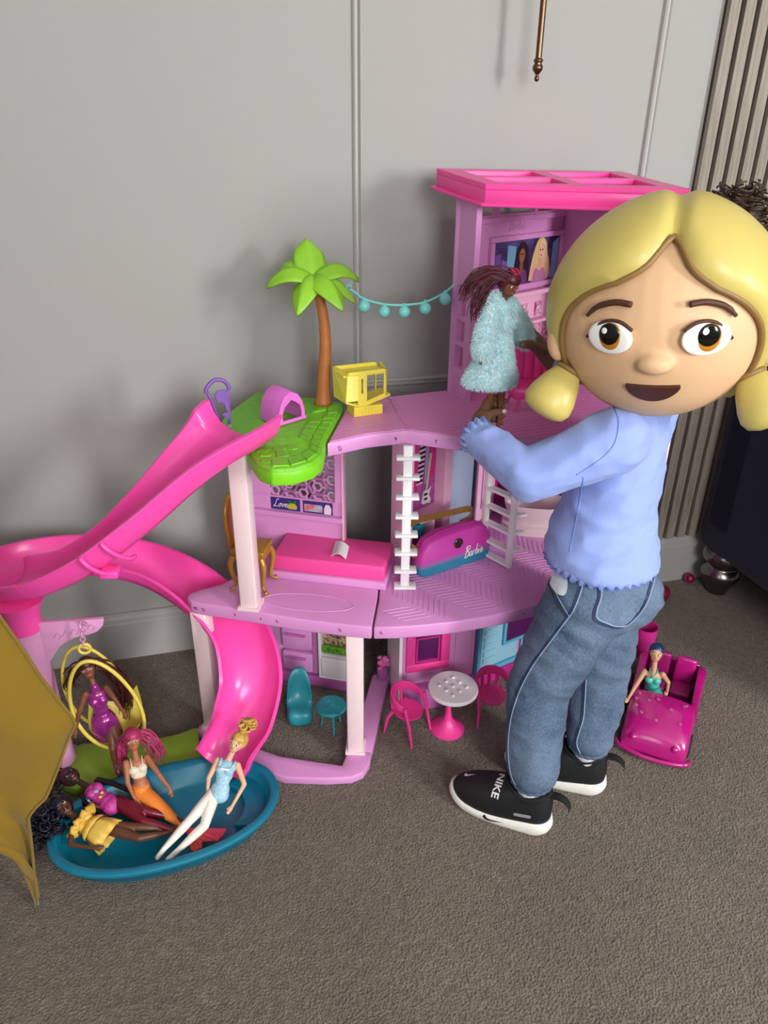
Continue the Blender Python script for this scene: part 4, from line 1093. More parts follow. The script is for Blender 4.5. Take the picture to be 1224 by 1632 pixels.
st = spline([BP(-.004, Z1+.070, .0), BP(-.020, Z1+.088, -.005), BP(-.022, Z1+.115, -.012), BP(.005, Z1+.128, -.018), BP(.06, Z1+.122, -.026), BP(.12, Z1+.116, -.030), BP(.165, Z1+.112, -.032), BP(.180, Z1+.100, -.034), BP(.170, Z1+.085, -.034), BP(.14, Z1+.083, -.03)], 6)
mb = MB(); loops = []
for p in st: loops.append([p+Vector((0, 0, .008)), p+Vector((.001, -.0012, .008)), p+Vector((.001, -.0012, -.008)), p+Vector((0, 0, -.008))])
loft(mb, loops); build('strap', mb, m_glit, bagc, smooth='auto')
build('strap_tab', MB().box(BP(-.004, Z1+.062, .0), (.018, .012, .022), radians(17)), m_glit, bagc, bevel=.003)

# ================================================================== ground floor furniture
def chair_toy(cx, cy, rz, label):
    c = thing('toy_chair', (cx, cy, 0), label, 'toy chair', 'pink toy armchairs')
    R_ = lambda x, y, z: Vector((cx+x*cos(rz)-y*sin(rz), cy+x*sin(rz)+y*cos(rz), z))
    sm = MB(); lo = []
    for k, z in ((.95, .061), (1.0, .064), (1.0, .068), (.8, .0668), (.3, .065)):
        lo.append([R_(.034*k*cos(a)*1.08, .033*k*sin(a), z) for a in [2*pi*i/22 for i in range(22)]])
    loft(sm, lo); build('seat', sm, m_hot2, c, smooth='auto')
    bm_ = MB(); lo = []
    for i in range(25):
        a = radians(62+236*i/24); f = abs(i/12-1)
        zt_ = .122-.020*f**2; zb_ = .098-.010*f**2; r = .040
        lo.append([R_(r*cos(a)*1.0-.002, r*sin(a), zt_), R_((r-.0045)*cos(a)-.002, (r-.0045)*sin(a), zt_), R_((r-.0045)*cos(a)-.002, (r-.0045)*sin(a), zb_), R_(r*cos(a)-.002, r*sin(a), zb_)])
    loft(bm_, lo); build('backrest', bm_, m_hot2, c, smooth='auto', bevel=.001)
    for a in (150, 180, 210):
        a = radians(a); build('back_post', MB().tube([R_(.036*cos(a), .033*sin(a), .064), R_(.038*cos(a)-.002, .038*sin(a), .102)], .004, 6), m_hot2, c, smooth='auto')
    for sx, sy in ((1, 1), (1, -1), (-1, 1), (-1, -1)):
        tx, ty = (.018, .0375) if sx > 0 else (.024, .026)
        top = R_(sx*tx, sy*ty, .104 if sx > 0 else .066)
        build('leg', MB().tube([R_(sx*.040, sy*.038, 0), R_(sx*.031, sy*.036, .05), top], [.0028, .0042, .0045], 8), m_hot2, c, smooth='auto')
    return c
m_hot2 = mat('chair_pink', '#ee3f96', rough=.35)
chair_toy(.402, 1.266, radians(-52), 'hot pink toy armchair left of the round white table')
chair_toy(.612, 1.268, radians(-100), 'hot pink toy armchair between the white table and the child')
tb_ = thing('toy_table', (.497, 1.25, 0), 'round white toy table with studs on a pink pedestal', 'toy table')
build('pedestal', MB().lathe([(.041, 0), (.041, .003), (.034, .007), (.020, .018), (.010, .034), (.0065, .055), (.0055, .105), (.012, .122)], (.497, 1.252, 0), 28), m_hot2, tb_, smooth='auto')
m_wt = mat('table_white', '#e6dfe2', rough=.4)
build('tabletop', MB().lathe([(.050, .120), (.057, .122), (.058, .127), (.056, .1315), (.052, .132)], (.502, 1.244, 0), 40), m_wt, tb_, smooth='auto')
for i in range(3):
    for j in range(3):
        x = .502+(i-1)*.022*cos(.45)-(j-1)*.022*sin(.45); y = 1.244+(i-1)*.022*sin(.45)+(j-1)*.022*cos(.45)
        build('stud', MB().lathe([(.0042, .1315), (.0042, .1345), (.003, .1355)], (x, y, 0), 10), m_wt, tb_, smooth='auto')
m_te = mat('teal_furniture', '#2b93a0', rough=.35)
t2 = thing('toy_side_table', (.232, 1.322, 0), 'small round teal toy side table beside the teal chair', 'toy table')
build('tabletop', MB().lathe([(.032, .060), (.0355, .062), (.036, .065), (.034, .0685), (.031, .069)], (.232, 1.322, 0), 32), m_te, t2, smooth='auto')
for a in (270, 30, 150):
    a = radians(a); build('leg', MB().tube([(.232+.026*cos(a), 1.322+.026*sin(a), 0), (.232+.018*cos(a), 1.322+.018*sin(a), .062)], [.0028, .0042], 8), m_te, t2, smooth='auto')
for dx, dy in ((0, 0), (.016, -.006), (-.014, -.010), (-.003, .017)):
    build('stud', MB().lathe([(.0028, .0685), (.0028, .0705), (.002, .071)], (.232+dx, 1.322+dy, 0), 8), m_te, t2)
# teal pod chair: slices of one side profile
pod = MB(); side = [(.034, .002), (.040, .012), (.040, .032), (.030, .044), (.012, .041), (-.006, .048), (-.016, .068), (-.019, .100), (-.022, .126), (-.028, .131), (-.034, .125), (-.036, .09), (-.034, .04), (-.028, .008), (-.02, 0), (.02, 0)]
lo = []; pr_z = radians(-100)
for i in range(15):
    s = -1+2*i/14; k = max(.05, (1-abs(s)**2.6)**.5)
    row = []
    for d, z in side:
        dd = d*(.35+.65*k); zz = .002+(z-.002)*(.30+.70*k) + (.012*abs(s)**2 if z > .03 else 0)
        dd += (.012*abs(s)**2 if z > .03 else 0)
        row.append((.165+dd*cos(pr_z)-s*.030*sin(pr_z)*-1*0 - s*.030*sin(pr_z), 1.375+dd*sin(pr_z)+s*.030*cos(pr_z), zz))
    lo.append(row)
loft(pod, lo)
podt = thing('pod_chair', (.165, 1.375, 0), 'tall teal plastic pod chair beside the pink slide', 'toy chair')
build('pod_shell', pod, m_te, podt, smooth=True)
build('pod_base', MB().lathe([(.026, 0), (.026, .003), (.020, .006)], (.165, 1.372, 0), 24), m_te, podt)

# pink flowers in a pot by the kitchen doorway
fl = thing('toy_flower_pot', (.386, 1.44, .022), 'tiny pink flower bunch in the doorway beside the fridge', 'toy flowers')
build('pot', MB().lathe([(.010, .022), (.012, .024), (.014, .056), (.012, .058)], (.386, 1.440, 0), 14), m_pinkd, fl, smooth='auto')
random.seed(5)
for k in range(14):
    a = random.uniform(0, 6.28); r = random.uniform(0, .015); z = .072+random.uniform(-.006, .016)-r*.4
    build('blossom', MB().ell((.386+r*cos(a), 1.440+r*sin(a), z), (.0075, .0075, .006), nu=8, nv=6), mat('blossom_pink', '#d96aa8', rough=.7, bump=.6), fl, smooth=True)

# ================================================================== car, cup bracket, oddments at right
m_car = mat('car_magenta', '#b5187a', rough=.16, spec=.6, coat=.4)
m_carin = mat('car_inside', '#8f1260', rough=.4)
m_tyre = mat('tyre_black', '#17151a', rough=.7)
car = thing('toy_car', (1.01, 1.16, 0), 'magenta toy convertible car with gem stickers parked behind the child', 'toy car')
cd = Vector((-.20, -.227, 0)).normalized(); cs = Vector((cd.y, -cd.x, 0))   # forward, side
cc = Vector((1.009, 1.158, 0))
def K(x, y, z): return cc+cd*x+cs*y+Vector((0, 0, z))
def sect(x, w, zb, zt_, crown, n=7):
    pts = [K(x, -w, zb), K(x, -w*1.02, zb+(zt_-zb)*.5), K(x, -w*.98, zt_-.012)]
    for i in range(n): 
        s = -1+2*i/(n-1); pts.append(K(x, s*w*.90, zt_+crown*(1-s*s)))
    pts += [K(x, w*.98, zt_-.012), K(x, w*1.02, zb+(zt_-zb)*.5), K(x, w, zb)]
    return pts
mb = MB(); loft(mb, [sect(.152, .060, .016, .030, .002), sect(.150, .066, .013, .040, .003), sect(.140, .070, .012, .056, .006), sect(.120, .072, .012, .068, .009), sect(.10, .073, .012, .073, .010), sect(.07, .074, .012, .079, .010), sect(.030, .074, .012, .087, .008), sect(.026, .073, .012, .086, .007)])
hood = build('hood', mb, m_car, car, smooth='auto')
for s in (-1, 1):
    mb = MB(); lo = []
    for x, zt_, wi in ((.029, .083, 0), (-.03, .078, 0), (-.09, .086, .003), (-.12, .090, .004), (-.148, .078, .0), (-.156, .05, -.004)):
        w1 = .075+wi; w0 = .060
        lo.append([K(x, s*w1, .014), K(x, s*(w1+.003), .05), K(x, s*w1, zt_-.004), K(x, s*(w1-.006), zt_), K(x, s*w0, zt_-.002), K(x, s*w0, .02)])
    loft(mb, lo); build('side_panel', mb, m_car, car, smooth='auto')
    build('headlight', MB().ell(K(.143, s*.045, .046), (.010, .010, .009), nu=12, nv=8), m_car, hood, smooth=True)
build('bumper', MB().tube(spline([K(.135, -.080, .016), K(.150, -.070, .016), K(.160, -.03, .014), K(.162, 0, .014), K(.160, .03, .014), K(.150, .070, .016), K(.135, .080, .016)], 5), .0055, 8), m_car, car, smooth=True)
build('floor_pan', MB().slab([K(-.152, -.062, .014), K(.03, -.062, .014), K(.03, .062, .014), K(-.152, .062, .014)], (0, 0, 1), .008), m_carin, car)
build('rear_panel', MB().slab([K(-.150, -.066, .014), K(-.150, .066, .014), K(-.146, .062, .080), K(-.146, -.062, .080)], -cd, .010), m_car, car, smooth='auto', bevel=.003)
for s in (-1, 1):
    M_ = Matrix((cd, cs, Vector((0, 0, 1)))).transposed()
    build('seat_back', MB().box(K(-.122, s*.030, .070), (.016, .048, .080), M=M_), m_carin if s > 0 else m_car, car, smooth='auto', bevel=.006)
    build('seat_cushion', MB().box(K(-.085, s*.030, .034), (.055, .048, .022), M=M_), m_carin, car, smooth='auto', bevel=.005)
for x in (.098, -.100):
    for s in (-1, 1):
        Mx = Matrix((Vector((0, 0, 1)), cd, cs)).transposed()
        wh = build('wheel', MB().lathe([(.016, -.011), (.026, -.010), (.030, -.006), (.030, .006), (.026, .010), (.016, .011)], K(x, s*.066, .030), 22, M=Mx), m_tyre, car, smooth='auto')
        build('hub', MB().lathe([(.014, -.012), (.014, .012)], K(x, s*.066, .030), 14, M=Mx), m_car, wh)
m_gem = mat('gem_sticker', '#d58ac0', rough=.2, metal=.3)
for x, y, r in ((.10, -.045, .0028), (.115, .005, .0024), (.07, -.02, .003), (.06, .03, .003), (.045, -.045, .0028), (.05, .012, .003), (.04, .055, .0034), (.06, .058, .0032), (.08, .055, .003), (.10, .04, .003), (.04, -.05, .0024)):
    zt_ = .092-.09*max(0, x+.01)*(1 if x < .08 else 1.25)+.008*(1-(y/.066)**2)
    a = [(K(x, y, zt_)+cd*(r*cos(t))+cs*(r*sin(t))) for t in [2*pi*i/12 for i in range(13)]]
    build('gem', MB().tube(a, .0008, 5, cap=False), m_gem, hood, smooth=True)

cup = thing('cup_bracket', (1.10, 1.40, 0), 'tall pink plastic bracket with a cup behind the child and car', 'toy part')
CB = Plane((1.06, 1.385), (.75, .66))
mb = MB(); CB.poly(mb, [(-.05, 0), (.0, 0), (.03, .10), (.055, .17), (.060, .215), (.045, .225), (.02, .16), (-.02, .06)], -.006, .006); build('bracket', mb, m_mag, cup, bevel=.002)
build('cup', MB().lathe([(.022, .035), (.026, .037), (.031, .098), (.031, .100), (.0285, .100), (.024, .042)], (1.098, 1.385, 0), 24), m_mag, cup, smooth='auto')
build('cup_stem', MB().lathe([(.012, 0), (.012, .036)], (1.098, 1.385, 0), 14), m_mag, cup)
build('arch_lug', MB().tube(spline([CB(.012, .10, .008), CB(.004, .13, .01), CB(.016, .155, .01), CB(.034, .15, .01), CB(.036, .12, .008)], 5), .006, 8), m_mag, cup, smooth=True)
disc = thing('scooter_shell', (.955, 1.255, 0), 'rounded purple plastic shell with a black rim between child and car', 'toy part')
lo = []
Md = Matrix.Rotation(radians(40), 3, 'Z')
build('shell', MB().ell((.945, 1.262, .034), (.035, .075, .032), M=Matrix.Rotation(radians(-38), 3, 'Z'), nu=24, nv=12), mat('violet_shell', '#a63fa2', rough=.3), disc, smooth=True)
build('rim', MB().tube([Vector((.948, 1.258, .030))+Md.inverted()@Vector((.040*cos(t), .080*sin(t), 0)) for t in [2*pi*i/30 for i in range(31)]], .005, 7, cap=False), m_tyre, disc, smooth=True)
for s in (-1, 1): build('wheel', MB().lathe([(.010, -.006), (.016, -.004), (.016, .004), (.010, .006)], Vector((.948, 1.258, .016))+Md.inverted()@Vector((0, s*.060, 0)), 16, M=Matrix.Rotation(radians(90), 3, 'X')), m_tyre, disc, smooth='auto')
pl_ = build('pink_tray', MB().prism([(.70, 1.165), (.76, 1.15), (.79, 1.19), (.77, 1.24), (.71, 1.235)], 0, .014), m_pink, None, smooth='auto', bevel=.003)
tag(pl_, 'flat lilac pink plastic tray on the carpet between the child\'s legs', 'toy part')
m_redk = mat('dark_red_plastic', '#7a1030', rough=.4)
def red_ball(x, y, z, r, label):
    t = thing('red_ball', (x, y, 0), label, 'ball')
    build('ball', MB().ell((x, y, r), r, nu=18, nv=12), m_redk, t, smooth=True)
    build('seam', MB().tube([(x+(r+.0002)*cos(a), y+(r+.0002)*sin(a)*.5, r+(r+.0002)*sin(a)*.866) for a in [2*pi*i/24 for i in range(25)]], .0012, 5, cap=False), m_mag, t, smooth=True)
red_ball(1.305, 1.615, 0, .028, 'dark red ball on the carpet just behind the child')
red_ball(1.455, 1.682, 0, .016, 'small red ball by the sofa foot against the baseboard')
# ================================================================== dolls
POSE = {
 'blonde': {'pel': (-0.037, 1.103, 0.085), 'nk': (-0.011, 1.144, 0.132), 'hd': (0.009, 1.154, 0.162), 'arms': [[(-0.053, 1.121, 0.115), (-0.059, 1.115, 0.085), (-0.057, 1.108, 0.078)], [(0.014, 1.102, 0.100), (-0.013, 1.080, 0.072), (-0.021, 1.073, 0.066)]], 'legs': [[(-0.097, 1.069, 0.066), (-0.147, 1.044, 0.034), (-0.161, 1.031, 0.028)], [(-0.069, 1.054, 0.062), (-0.123, 1.034, 0.032), (-0.142, 1.024, 0.026)]], 'F': (-0.050, -0.450, 0.890)},
 'mermaid': {'pel': (-0.190, 1.184, 0.050), 'nk': (-0.194, 1.210, 0.120), 'hd': (-0.196, 1.223, 0.152), 'arms': [[(-0.213, 1.177, 0.085), (-0.204, 1.166, 0.052), (-0.196, 1.161, 0.046)], [(-0.150, 1.172, 0.095), (-0.134, 1.166, 0.060), (-0.132, 1.161, 0.052)]], 'legs': None, 'F': (0.100, -0.750, 0.660)},
 'masked': {'pel': (-0.248, 1.167, 0.042), 'nk': (-0.298, 1.220, 0.052), 'hd': (-0.332, 1.248, 0.060), 'arms': [[(-0.249, 1.210, 0.060), (-0.210, 1.186, 0.050), (-0.200, 1.179, 0.048)], [(-0.302, 1.184, 0.045), (-0.270, 1.155, 0.040), (-0.258, 1.146, 0.036)]], 'legs': [[(-0.184, 1.134, 0.046), (-0.131, 1.118, 0.030), (-0.114, 1.104, 0.030)], [(-0.187, 1.113, 0.042), (-0.138, 1.091, 0.030), (-0.122, 1.084, 0.028)]], 'F': (-0.050, -0.300, 0.950)},
 'yellow': {'pel': (-0.267, 1.108, 0.040), 'nk': (-0.311, 1.139, 0.055), 'hd': (-0.336, 1.161, 0.066), 'arms': [[(-0.283, 1.171, 0.045), (-0.250, 1.163, 0.036), (-0.241, 1.161, 0.032)], [(-0.319, 1.087, 0.045), (-0.274, 1.066, 0.046), (-0.257, 1.065, 0.046)]], 'legs': [[(-0.194, 1.101, 0.040), (-0.141, 1.095, 0.028), (-0.121, 1.090, 0.030)], [(-0.194, 1.076, 0.038), (-0.148, 1.085, 0.028), (-0.126, 1.084, 0.030)]], 'F': (-0.050, -0.350, 0.930)},
 'swing': {'pel': (-0.258, 1.308, 0.140), 'nk': (-0.262, 1.304, 0.236), 'hd': (-0.271, 1.317, 0.276), 'arms': [[(-0.299, 1.285, 0.190), (-0.311, 1.285, 0.150), (-0.313, 1.282, 0.142)], [(-0.226, 1.286, 0.215), (-0.213, 1.284, 0.175), (-0.211, 1.284, 0.165)]], 'legs': [[(-0.245, 1.270, 0.095), (-0.245, 1.268, 0.040), (-0.238, 1.256, 0.024)], [(-0.230, 1.270, 0.098), (-0.228, 1.270, 0.048), (-0.222, 1.255, 0.030)]], 'F': (0.150, -0.950, 0.200)},
 'driver': {'pel': (1.002, 1.194, 0.052), 'nk': (0.991, 1.193, 0.122), 'hd': (0.997, 1.205, 0.164), 'arms': [[(0.935, 1.176, 0.100), (0.910, 1.159, 0.085), (0.899, 1.151, 0.083)], [(1.033, 1.184, 0.085), (1.008, 1.153, 0.085), (0.996, 1.143, 0.088)]], 'legs': None, 'F': (-0.600, -0.750, 0.100)},
 'coat': {'pel': (0.546, 1.250, 0.902), 'nk': (0.550, 1.250, 0.988), 'hd': (0.558, 1.245, 1.021), 'arms': [[(0.510, 1.228, 0.944), (0.503, 1.215, 0.907), (0.500, 1.210, 0.898)], [(0.598, 1.262, 0.943), (0.608, 1.262, 0.914), (0.609, 1.262, 0.905)]], 'legs': [[(0.538, 1.245, 0.843), (0.540, 1.247, 0.780), (0.533, 1.235, 0.757)], [(0.563, 1.252, 0.839), (0.564, 1.254, 0.776), (0.556, 1.240, 0.751)]], 'F': (0.350, -0.930, 0.000)},
}
m_eyew = mat('doll_eye_white', '#f0ece8', rough=.3); m_eyed = mat('doll_eye_dark', '#2b1c18', rough=.3)
def axes(ps):
    U = (Vector(ps['nk'])-Vector(ps['pel'])).normalized(); F = Vector(ps['F']); F = (F-U*F.dot(U)).normalized()
    return U, F, U.cross(F)
def torso(mb, ps, g=0.0, lo=0.0, hi=1.0, bust=True):
    """torso solids grown by g, between fractions lo..hi of the height"""
    U, F, S = axes(ps); p = Vector(ps['pel']); M = Matrix((S, F, U)).transposed(); T = (Vector(ps['nk'])-p).length
    for f, r in ((0.0, (.0195, .0155, .017)), (.16, (.0175, .0138, .016)), (.38, (.0135, .0112, .018)), (.58, (.0165, .0125, .018)), (.78, (.0185, .0120, .014))):
        if lo <= f <= hi: mb.ell(p+U*(T*f), (r[0]+g, r[1]+g, r[2]+g*.5), M=M)
    if bust and hi >= .7:
        for s in (-1, 1): mb.ell(p+U*(T*.68)+S*(s*.0085)+F*.0075, .0088+g)
    return mb
def limb_roots(ps, pts, kind):
    U, F, S = axes(ps); p = Vector(ps['pel']); n = Vector(ps['nk']); T = (n-p).length
    c = p+U*(T*.90) if kind == 'arm' else p-U*.003
    w = .0205 if kind == 'arm' else .0105
    e = Vector(pts[0])
    return min((c+S*w, c-S*w), key=lambda q: (q-e).length)
def arm_solid(mb, ps, a, g=0.0, part=1.0):
    s = limb_roots(ps, a, 'arm'); e, w, h = (Vector(x) for x in a)
    if part >= 1:
        mb.chain([s, e, w], [.0068+g, .0050+g, .0034+g], 10)
        d = (h-w).normalized(); mb.cap(w, w+d*.009, .0034+g, .0046+g, 8)
        side = d.cross(Vector((.3, -.5, .8))).normalized()
        for k in (-1, 0, 1): mb.cap(w+d*.008+side*(.0022*k), w+d*(.019-.002*abs(k))+side*(.003*k), .0016+g, .0012+g, 6)
        mb.cap(w+d*.004+side*.003, w+d*.011+side*.007, .0016+g, .0012+g, 6)
    else:
        mb.chain([s, s.lerp(e, part)], [.0068+g, .0060+g], 10)
def leg_solid(mb, ps, l, g=0.0, foot=True):
    h = limb_roots(ps, l, 'leg'); k, a, t = (Vector(x) for x in l)
    mb.cap(h, h.lerp(k, .35), .0125+g, .0118+g); mb.cap(h.lerp(k, .35), k, .0118+g, .0080+g)
    mb.cap(k, k.lerp(a, .3), .0080+g, .0080+g); mb.cap(k.lerp(a, .3), a, .0080+g, .0044+g)
    if foot: mb.cap(a, t, .0046+g, .0036+g)
def doll(name, key, label, skin, loc, group='fashion dolls', faceturn=(0, 0)):
    ps = POSE[key]; U, F, S = axes(ps)
    d = thing(name, loc, label, 'doll', group)
    mb = MB(); torso(mb, ps)
    n, h = Vector(ps['nk']), Vector(ps['hd'])
    HU = (h-n).normalized(); HF = Vector(ps.get('HF', ps['F'])); HF = (HF-HU*HF.dot(HU)).normalized(); HS = HU.cross(HF); HM = Matrix((HS, HF, HU)).transposed()
    mb.cap(n-HU*.012, h-HU*.012, .0066, .0060)
    mb.ell(h+HU*.002, (.0150, .0165, .0185), M=HM); mb.ell(h-HU*.009+HF*.005, (.0105, .0100, .0105), M=HM)
    mb.ell(h+HF*.0165-HU*.0035, (.0018, .0026, .0034), M=HM)
    for a in ps['arms']: arm_solid(mb, ps, a)
    if ps['legs']:
        for l in ps['legs']: leg_solid(mb, ps, l)
    body = remesh('body', mb, mat('doll_skin_'+skin, skin, rough=.4, spec=.4), d, voxel=.0014, smooth=3)
    for s in (-1, 1):
        c = h+HS*(s*.0062)+HF*.0143+HU*.001
        build('eye', MB().ell(c, (.0034, .0016, .0022), M=HM, nu=10, nv=6), m_eyew, d, smooth=True)
        build('iris', MB().ell(c+HF*.0008, (.0018, .0012, .0019), M=HM, nu=8, nv=6), m_eyed, d, smooth=True)
        build('brow', MB().tube([c+HS*(s*-.003)+HU*.0040-HF*.0002, c+HU*.0052, c+HS*(s*.004)+HU*.0040-HF*.0012], .0007, 5), m_eyed, d)
    build('lips', MB().ell(h+HF*.0148-HU*.0098, (.0040, .0014, .0015), M=HM, nu=10, nv=6), mat('doll_lips', '#c4586a', rough=.35), d, smooth=True)
    return d, ps, (h, HU, HF, HS, HM), body
def scalp(H, g=.0022, back=.006, drop=0.0):
    """a solid cap of hair over crown and back of the head"""
    h, HU, HF, HS, HM = H; mb = MB()
    mb.ell(h+HU*(.005-drop)-HF*back, (.0158+g, .0155+g, .0180+g), M=HM); mb.ell(h+HU*.0105-HF*.001, (.0140+g, .0150+g, .0115+g), M=HM)
    return mb
def locks(mb, path, spread, n, r=.0013, seed=1, root=.010, wave=.0):
    random.seed(seed); P = spline(path, 6); m = len(P)
    for i in range(n):
        a = random.uniform(0, 2*pi); q = random.random()**.5; o = Vector((cos(a), sin(a), random.uniform(-1, 1)))*q; ph = random.uniform(0, 6); ln = random.uniform(.75, 1.0)
        mm = max(4, int(m*ln)); pts = []
        for k in range(mm):
            t = k/(m-1); sp_ = root+(spread-root)*min(1, t*1.6)
            pts.append(P[k]+o*sp_+Vector((sin(ph+t*9), cos(ph+t*8), sin(ph*2+t*7)))*wave*t)
        mb.tube(pts, [r*(1-.65*(k/(mm-1))**2) for k in range(mm)], 5)
    return mb
def hairmat(name, c, c2): return mat('hair_'+name, c, rough=.42, spec=.5, col2=c2, vscale=160)
def skirt(mb, c, ax, S_, F_, loops, n=36, ruff=0.0, freq=9):
    lo = []
    for d, rx, ry in loops:
        lo.append([Vector(c)+ax*d+S_*((rx+ruff*d*20*sin(freq*2*pi*k/n))*cos(2*pi*k/n))+F_*((ry+ruff*d*20*sin(freq*2*pi*k/n))*sin(2*pi*k/n)) for k in range(n)])
    inner = [[p.lerp(sum(l, Vector())/n, .05) for p in l] for l in lo]
    return loft(mb, lo+inner[::-1])

# --- ballerina on the slide end
d, ps, H, body = doll('doll', 'blonde', 'blonde doll in a pale blue leotard and white tights lying on the slide end', '#e0b090', (-.05, 1.10, .012))
U, F, S = axes(ps)
mb = MB(); torso(mb, ps, .0012, 0, .8)
leo = remesh('leotard', mb, mat('ice_blue_glitter', '#8cc4de', rough=.35, spec=.6, bump=.9, bscale=500, col2='#b9dcec', vscale=220), d, voxel=.0015, smooth=2)
mb = MB()
for s in (-1, 1): mb.tube([Vector(ps['nk'])-U*.016+S*(s*.012)+F*.0125, Vector(ps['nk'])-U*.002+S*(s*.015)+F*.004, Vector(ps['nk'])-U*.012+S*(s*.014)-F*.012], .0032, 6)
build('strap', mb, MATS['ice_blue_glitter'], leo, smooth=True)
build('chest_frill', MB().tube([Vector(ps['nk'])-U*.019+S*(s*.004)+F*.0158 for s in (-2.4, -1.2, 0, 1.2, 2.4)], .0024, 6), m_white, leo, smooth=True)
mb = MB()
for l in ps['legs']: leg_solid(mb, ps, l, .0011)
remesh('tights', mb, mat('tights_white', '#efe6dc', rough=.5), d, voxel=.0015, smooth=2)
mb = scalp(H); h = H[0]
hb_ = remesh('hair', mb, hairmat('blonde', '#d9b35c', '#b98d3c'), d, voxel=.0016, smooth=2)
bun = MB(); random.seed(2); bc = Vector((.034, 1.168, .190))
for k in range(26):
    a, b_ = random.uniform(0, 6.28), random.uniform(-1.2, 1.5); c = bc+Vector((cos(a)*cos(b_), sin(a)*cos(b_), sin(b_)))*.012
    t_ = random.uniform(0, 6.28); ax1 = Vector((cos(t_), sin(t_), .4)).normalized(); ax2 = ax1.cross(Vector((.2, .3, 1))).normalized()
    bun.tube([c+ax1*(.0065*cos(q))+ax2*(.0065*sin(q)) for q in [5.4*i/12 for i in range(13)]], .0022, 6)
build('bun', bun, MATS['hair_blonde'], hb_, smooth=True)

# --- mermaid
d, ps, H, body = doll('doll', 'mermaid', 'pink haired mermaid doll with an orange tail sitting up in the pool', '#a8684a', (-.19, 1.18, .012))
U, F, S = axes(ps)
mb = MB(); torso(mb, ps, .0012, .55, .75)
top_ = remesh('lace_top', mb, mat('lace_cream', '#e6dcc6', rough=.7, bump=1.0, bscale=420), d, voxel=.0014, smooth=2)
mb = MB()
for s in (-1, 1): mb.tube([Vector(ps['nk'])-U*.020+S*(s*.011)+F*.0135, Vector(ps['nk'])+S*(s*.011)+F*.003, Vector(ps['nk'])-U*.016+S*(s*.012)-F*.012], .0013, 5)
build('strap', mb, MATS['lace_cream'], top_, smooth=True)
tailp = spline([Vector(ps['pel'])+U*.016, Vector(ps['pel'])-U*.004, (-.166, 1.155, .040), (-.142, 1.128, .032), (-.121, 1.105, .025), (-.106, 1.090, .020)], 5)
trr = [.0200, .0210, .0215, .0220, .0222, .0218, .0212, .0206, .0200, .0194, .0186, .0178, .0170, .0162, .0153, .0143, .0132, .0120, .0108, .0096, .0086, .0078, .0070, .0064, .0060, .0056]
m_tail = mat('orange_scales', '#f08a35', rough=.45, bump=.5, bscale=260)
build('tail', MB().tube(tailp, trr[:len(tailp)], 20, flat=.82), m_tail, d, smooth=True)
fin = MB(); rows = []; c0 = Vector((-.108, 1.092, .022)); e1 = Vector((-.030, 1.066, .026)); e2 = Vector((-.098, 1.030, .026))
for i in range(9):
    t = i/8; row = []
    for j in range(13):
        s = j/12; edge = e1.lerp(e2, s); notch = 1-.28*math.exp(-((s-.62)/.10)**2)
        edge = c0+(edge-c0)*notch*(1+.22*sin(pi*s)); p = c0.lerp(edge, t); row.append(p+Vector((0, 0, .0026*sin(s*40)*t+.002)))
    rows.append(row)
vv = [p for r in rows for p in r]; o = len(vv); vv += [p-Vector((0, 0, .0016)) for p in vv]; ff = []
for i in range(8):
    for j in range(12):
        a = i*13+j; ff += [(a, a+1, a+14, a+13), (o+a, o+a+13, o+a+14, o+a+1)]
ed = list(range(13))+[i*13+12 for i in range(1, 9)]+[8*13+j for j in range(11, -1, -1)]+[i*13 for i in range(7, 0, -1)]
for i in range(len(ed)): a, b_ = ed[i], ed[(i+1) % len(ed)]; ff.append((a, o+a, o+b_, b_))
fin.add(vv, ff); build('tail_fin', fin, mat('coral_fin', '#d8574a', rough=.4, col2='#e0406a', vscale=25), d, smooth='auto')
hb_ = remesh('hair', scalp(H, .003), hairmat('pink', '#c23a72', '#8e2350'), d, voxel=.0016, smooth=2)
mb = MB(); h, HU, HF, HS, HM = H
locks(mb, [h+HU*.008-HF*.010, (-.178, 1.238, .150), (-.158, 1.228, .122), (-.152, 1.226, .078)], .016, 60, .0017, 4, wave=.004)
locks(mb, [h+HU*.004-HF*.010, (-.216, 1.240, .140), (-.224, 1.232, .108), (-.220, 1.226, .078)], .010, 34, .0017, 6, wave=.003)
build('hair_locks', mb, MATS['hair_pink'], hb_, smooth=True)

# --- doll with magenta bodysuit and dark red tights
d, ps, H, body = doll('doll', 'masked', 'dark haired doll in a magenta bodysuit and dark red tights lying in the pool', '#3a2620', (-.22, 1.19, .012))
U, F, S = axes(ps)
mb = MB(); torso(mb, ps, .0013, 0, .8)
bs = remesh('bodysuit', mb, mat('magenta_glitter', '#b02a88', rough=.4, bump=.6, bscale=420, col2='#d14aa4', vscale=240), d, voxel=.0015, smooth=2)
build('bow_print', MB().ell(Vector(ps['pel'])+U*.030+F*.0150+S*.004, (.004, .003, .003)).ell(Vector(ps['pel'])+U*.026+F*.0150-S*.004, (.004, .003, .003)), mat('bow_gold', '#d8b83c', rough=.4), bs, smooth=True)
build('bow_print', MB().ell(Vector(ps['pel'])+U*.043+F*.0145, (.006, .005, .003)), mat('bow_silver', '#a9a6c8', rough=.3), bs, smooth=True)
mb = MB()
for l in ps['legs']: leg_solid(mb, ps, l, .0011)
remesh('tights', mb, mat('oxblood_vinyl', '#6d0a22', rough=.28, spec=.6), d, voxel=.0015, smooth=2)
mb = MB()
for a in ps['arms']: arm_solid(mb, ps, a, .0009)
remesh('glove', mb, mat('black_vinyl', '#0e0c10', rough=.3), d, voxel=.0014, smooth=2)
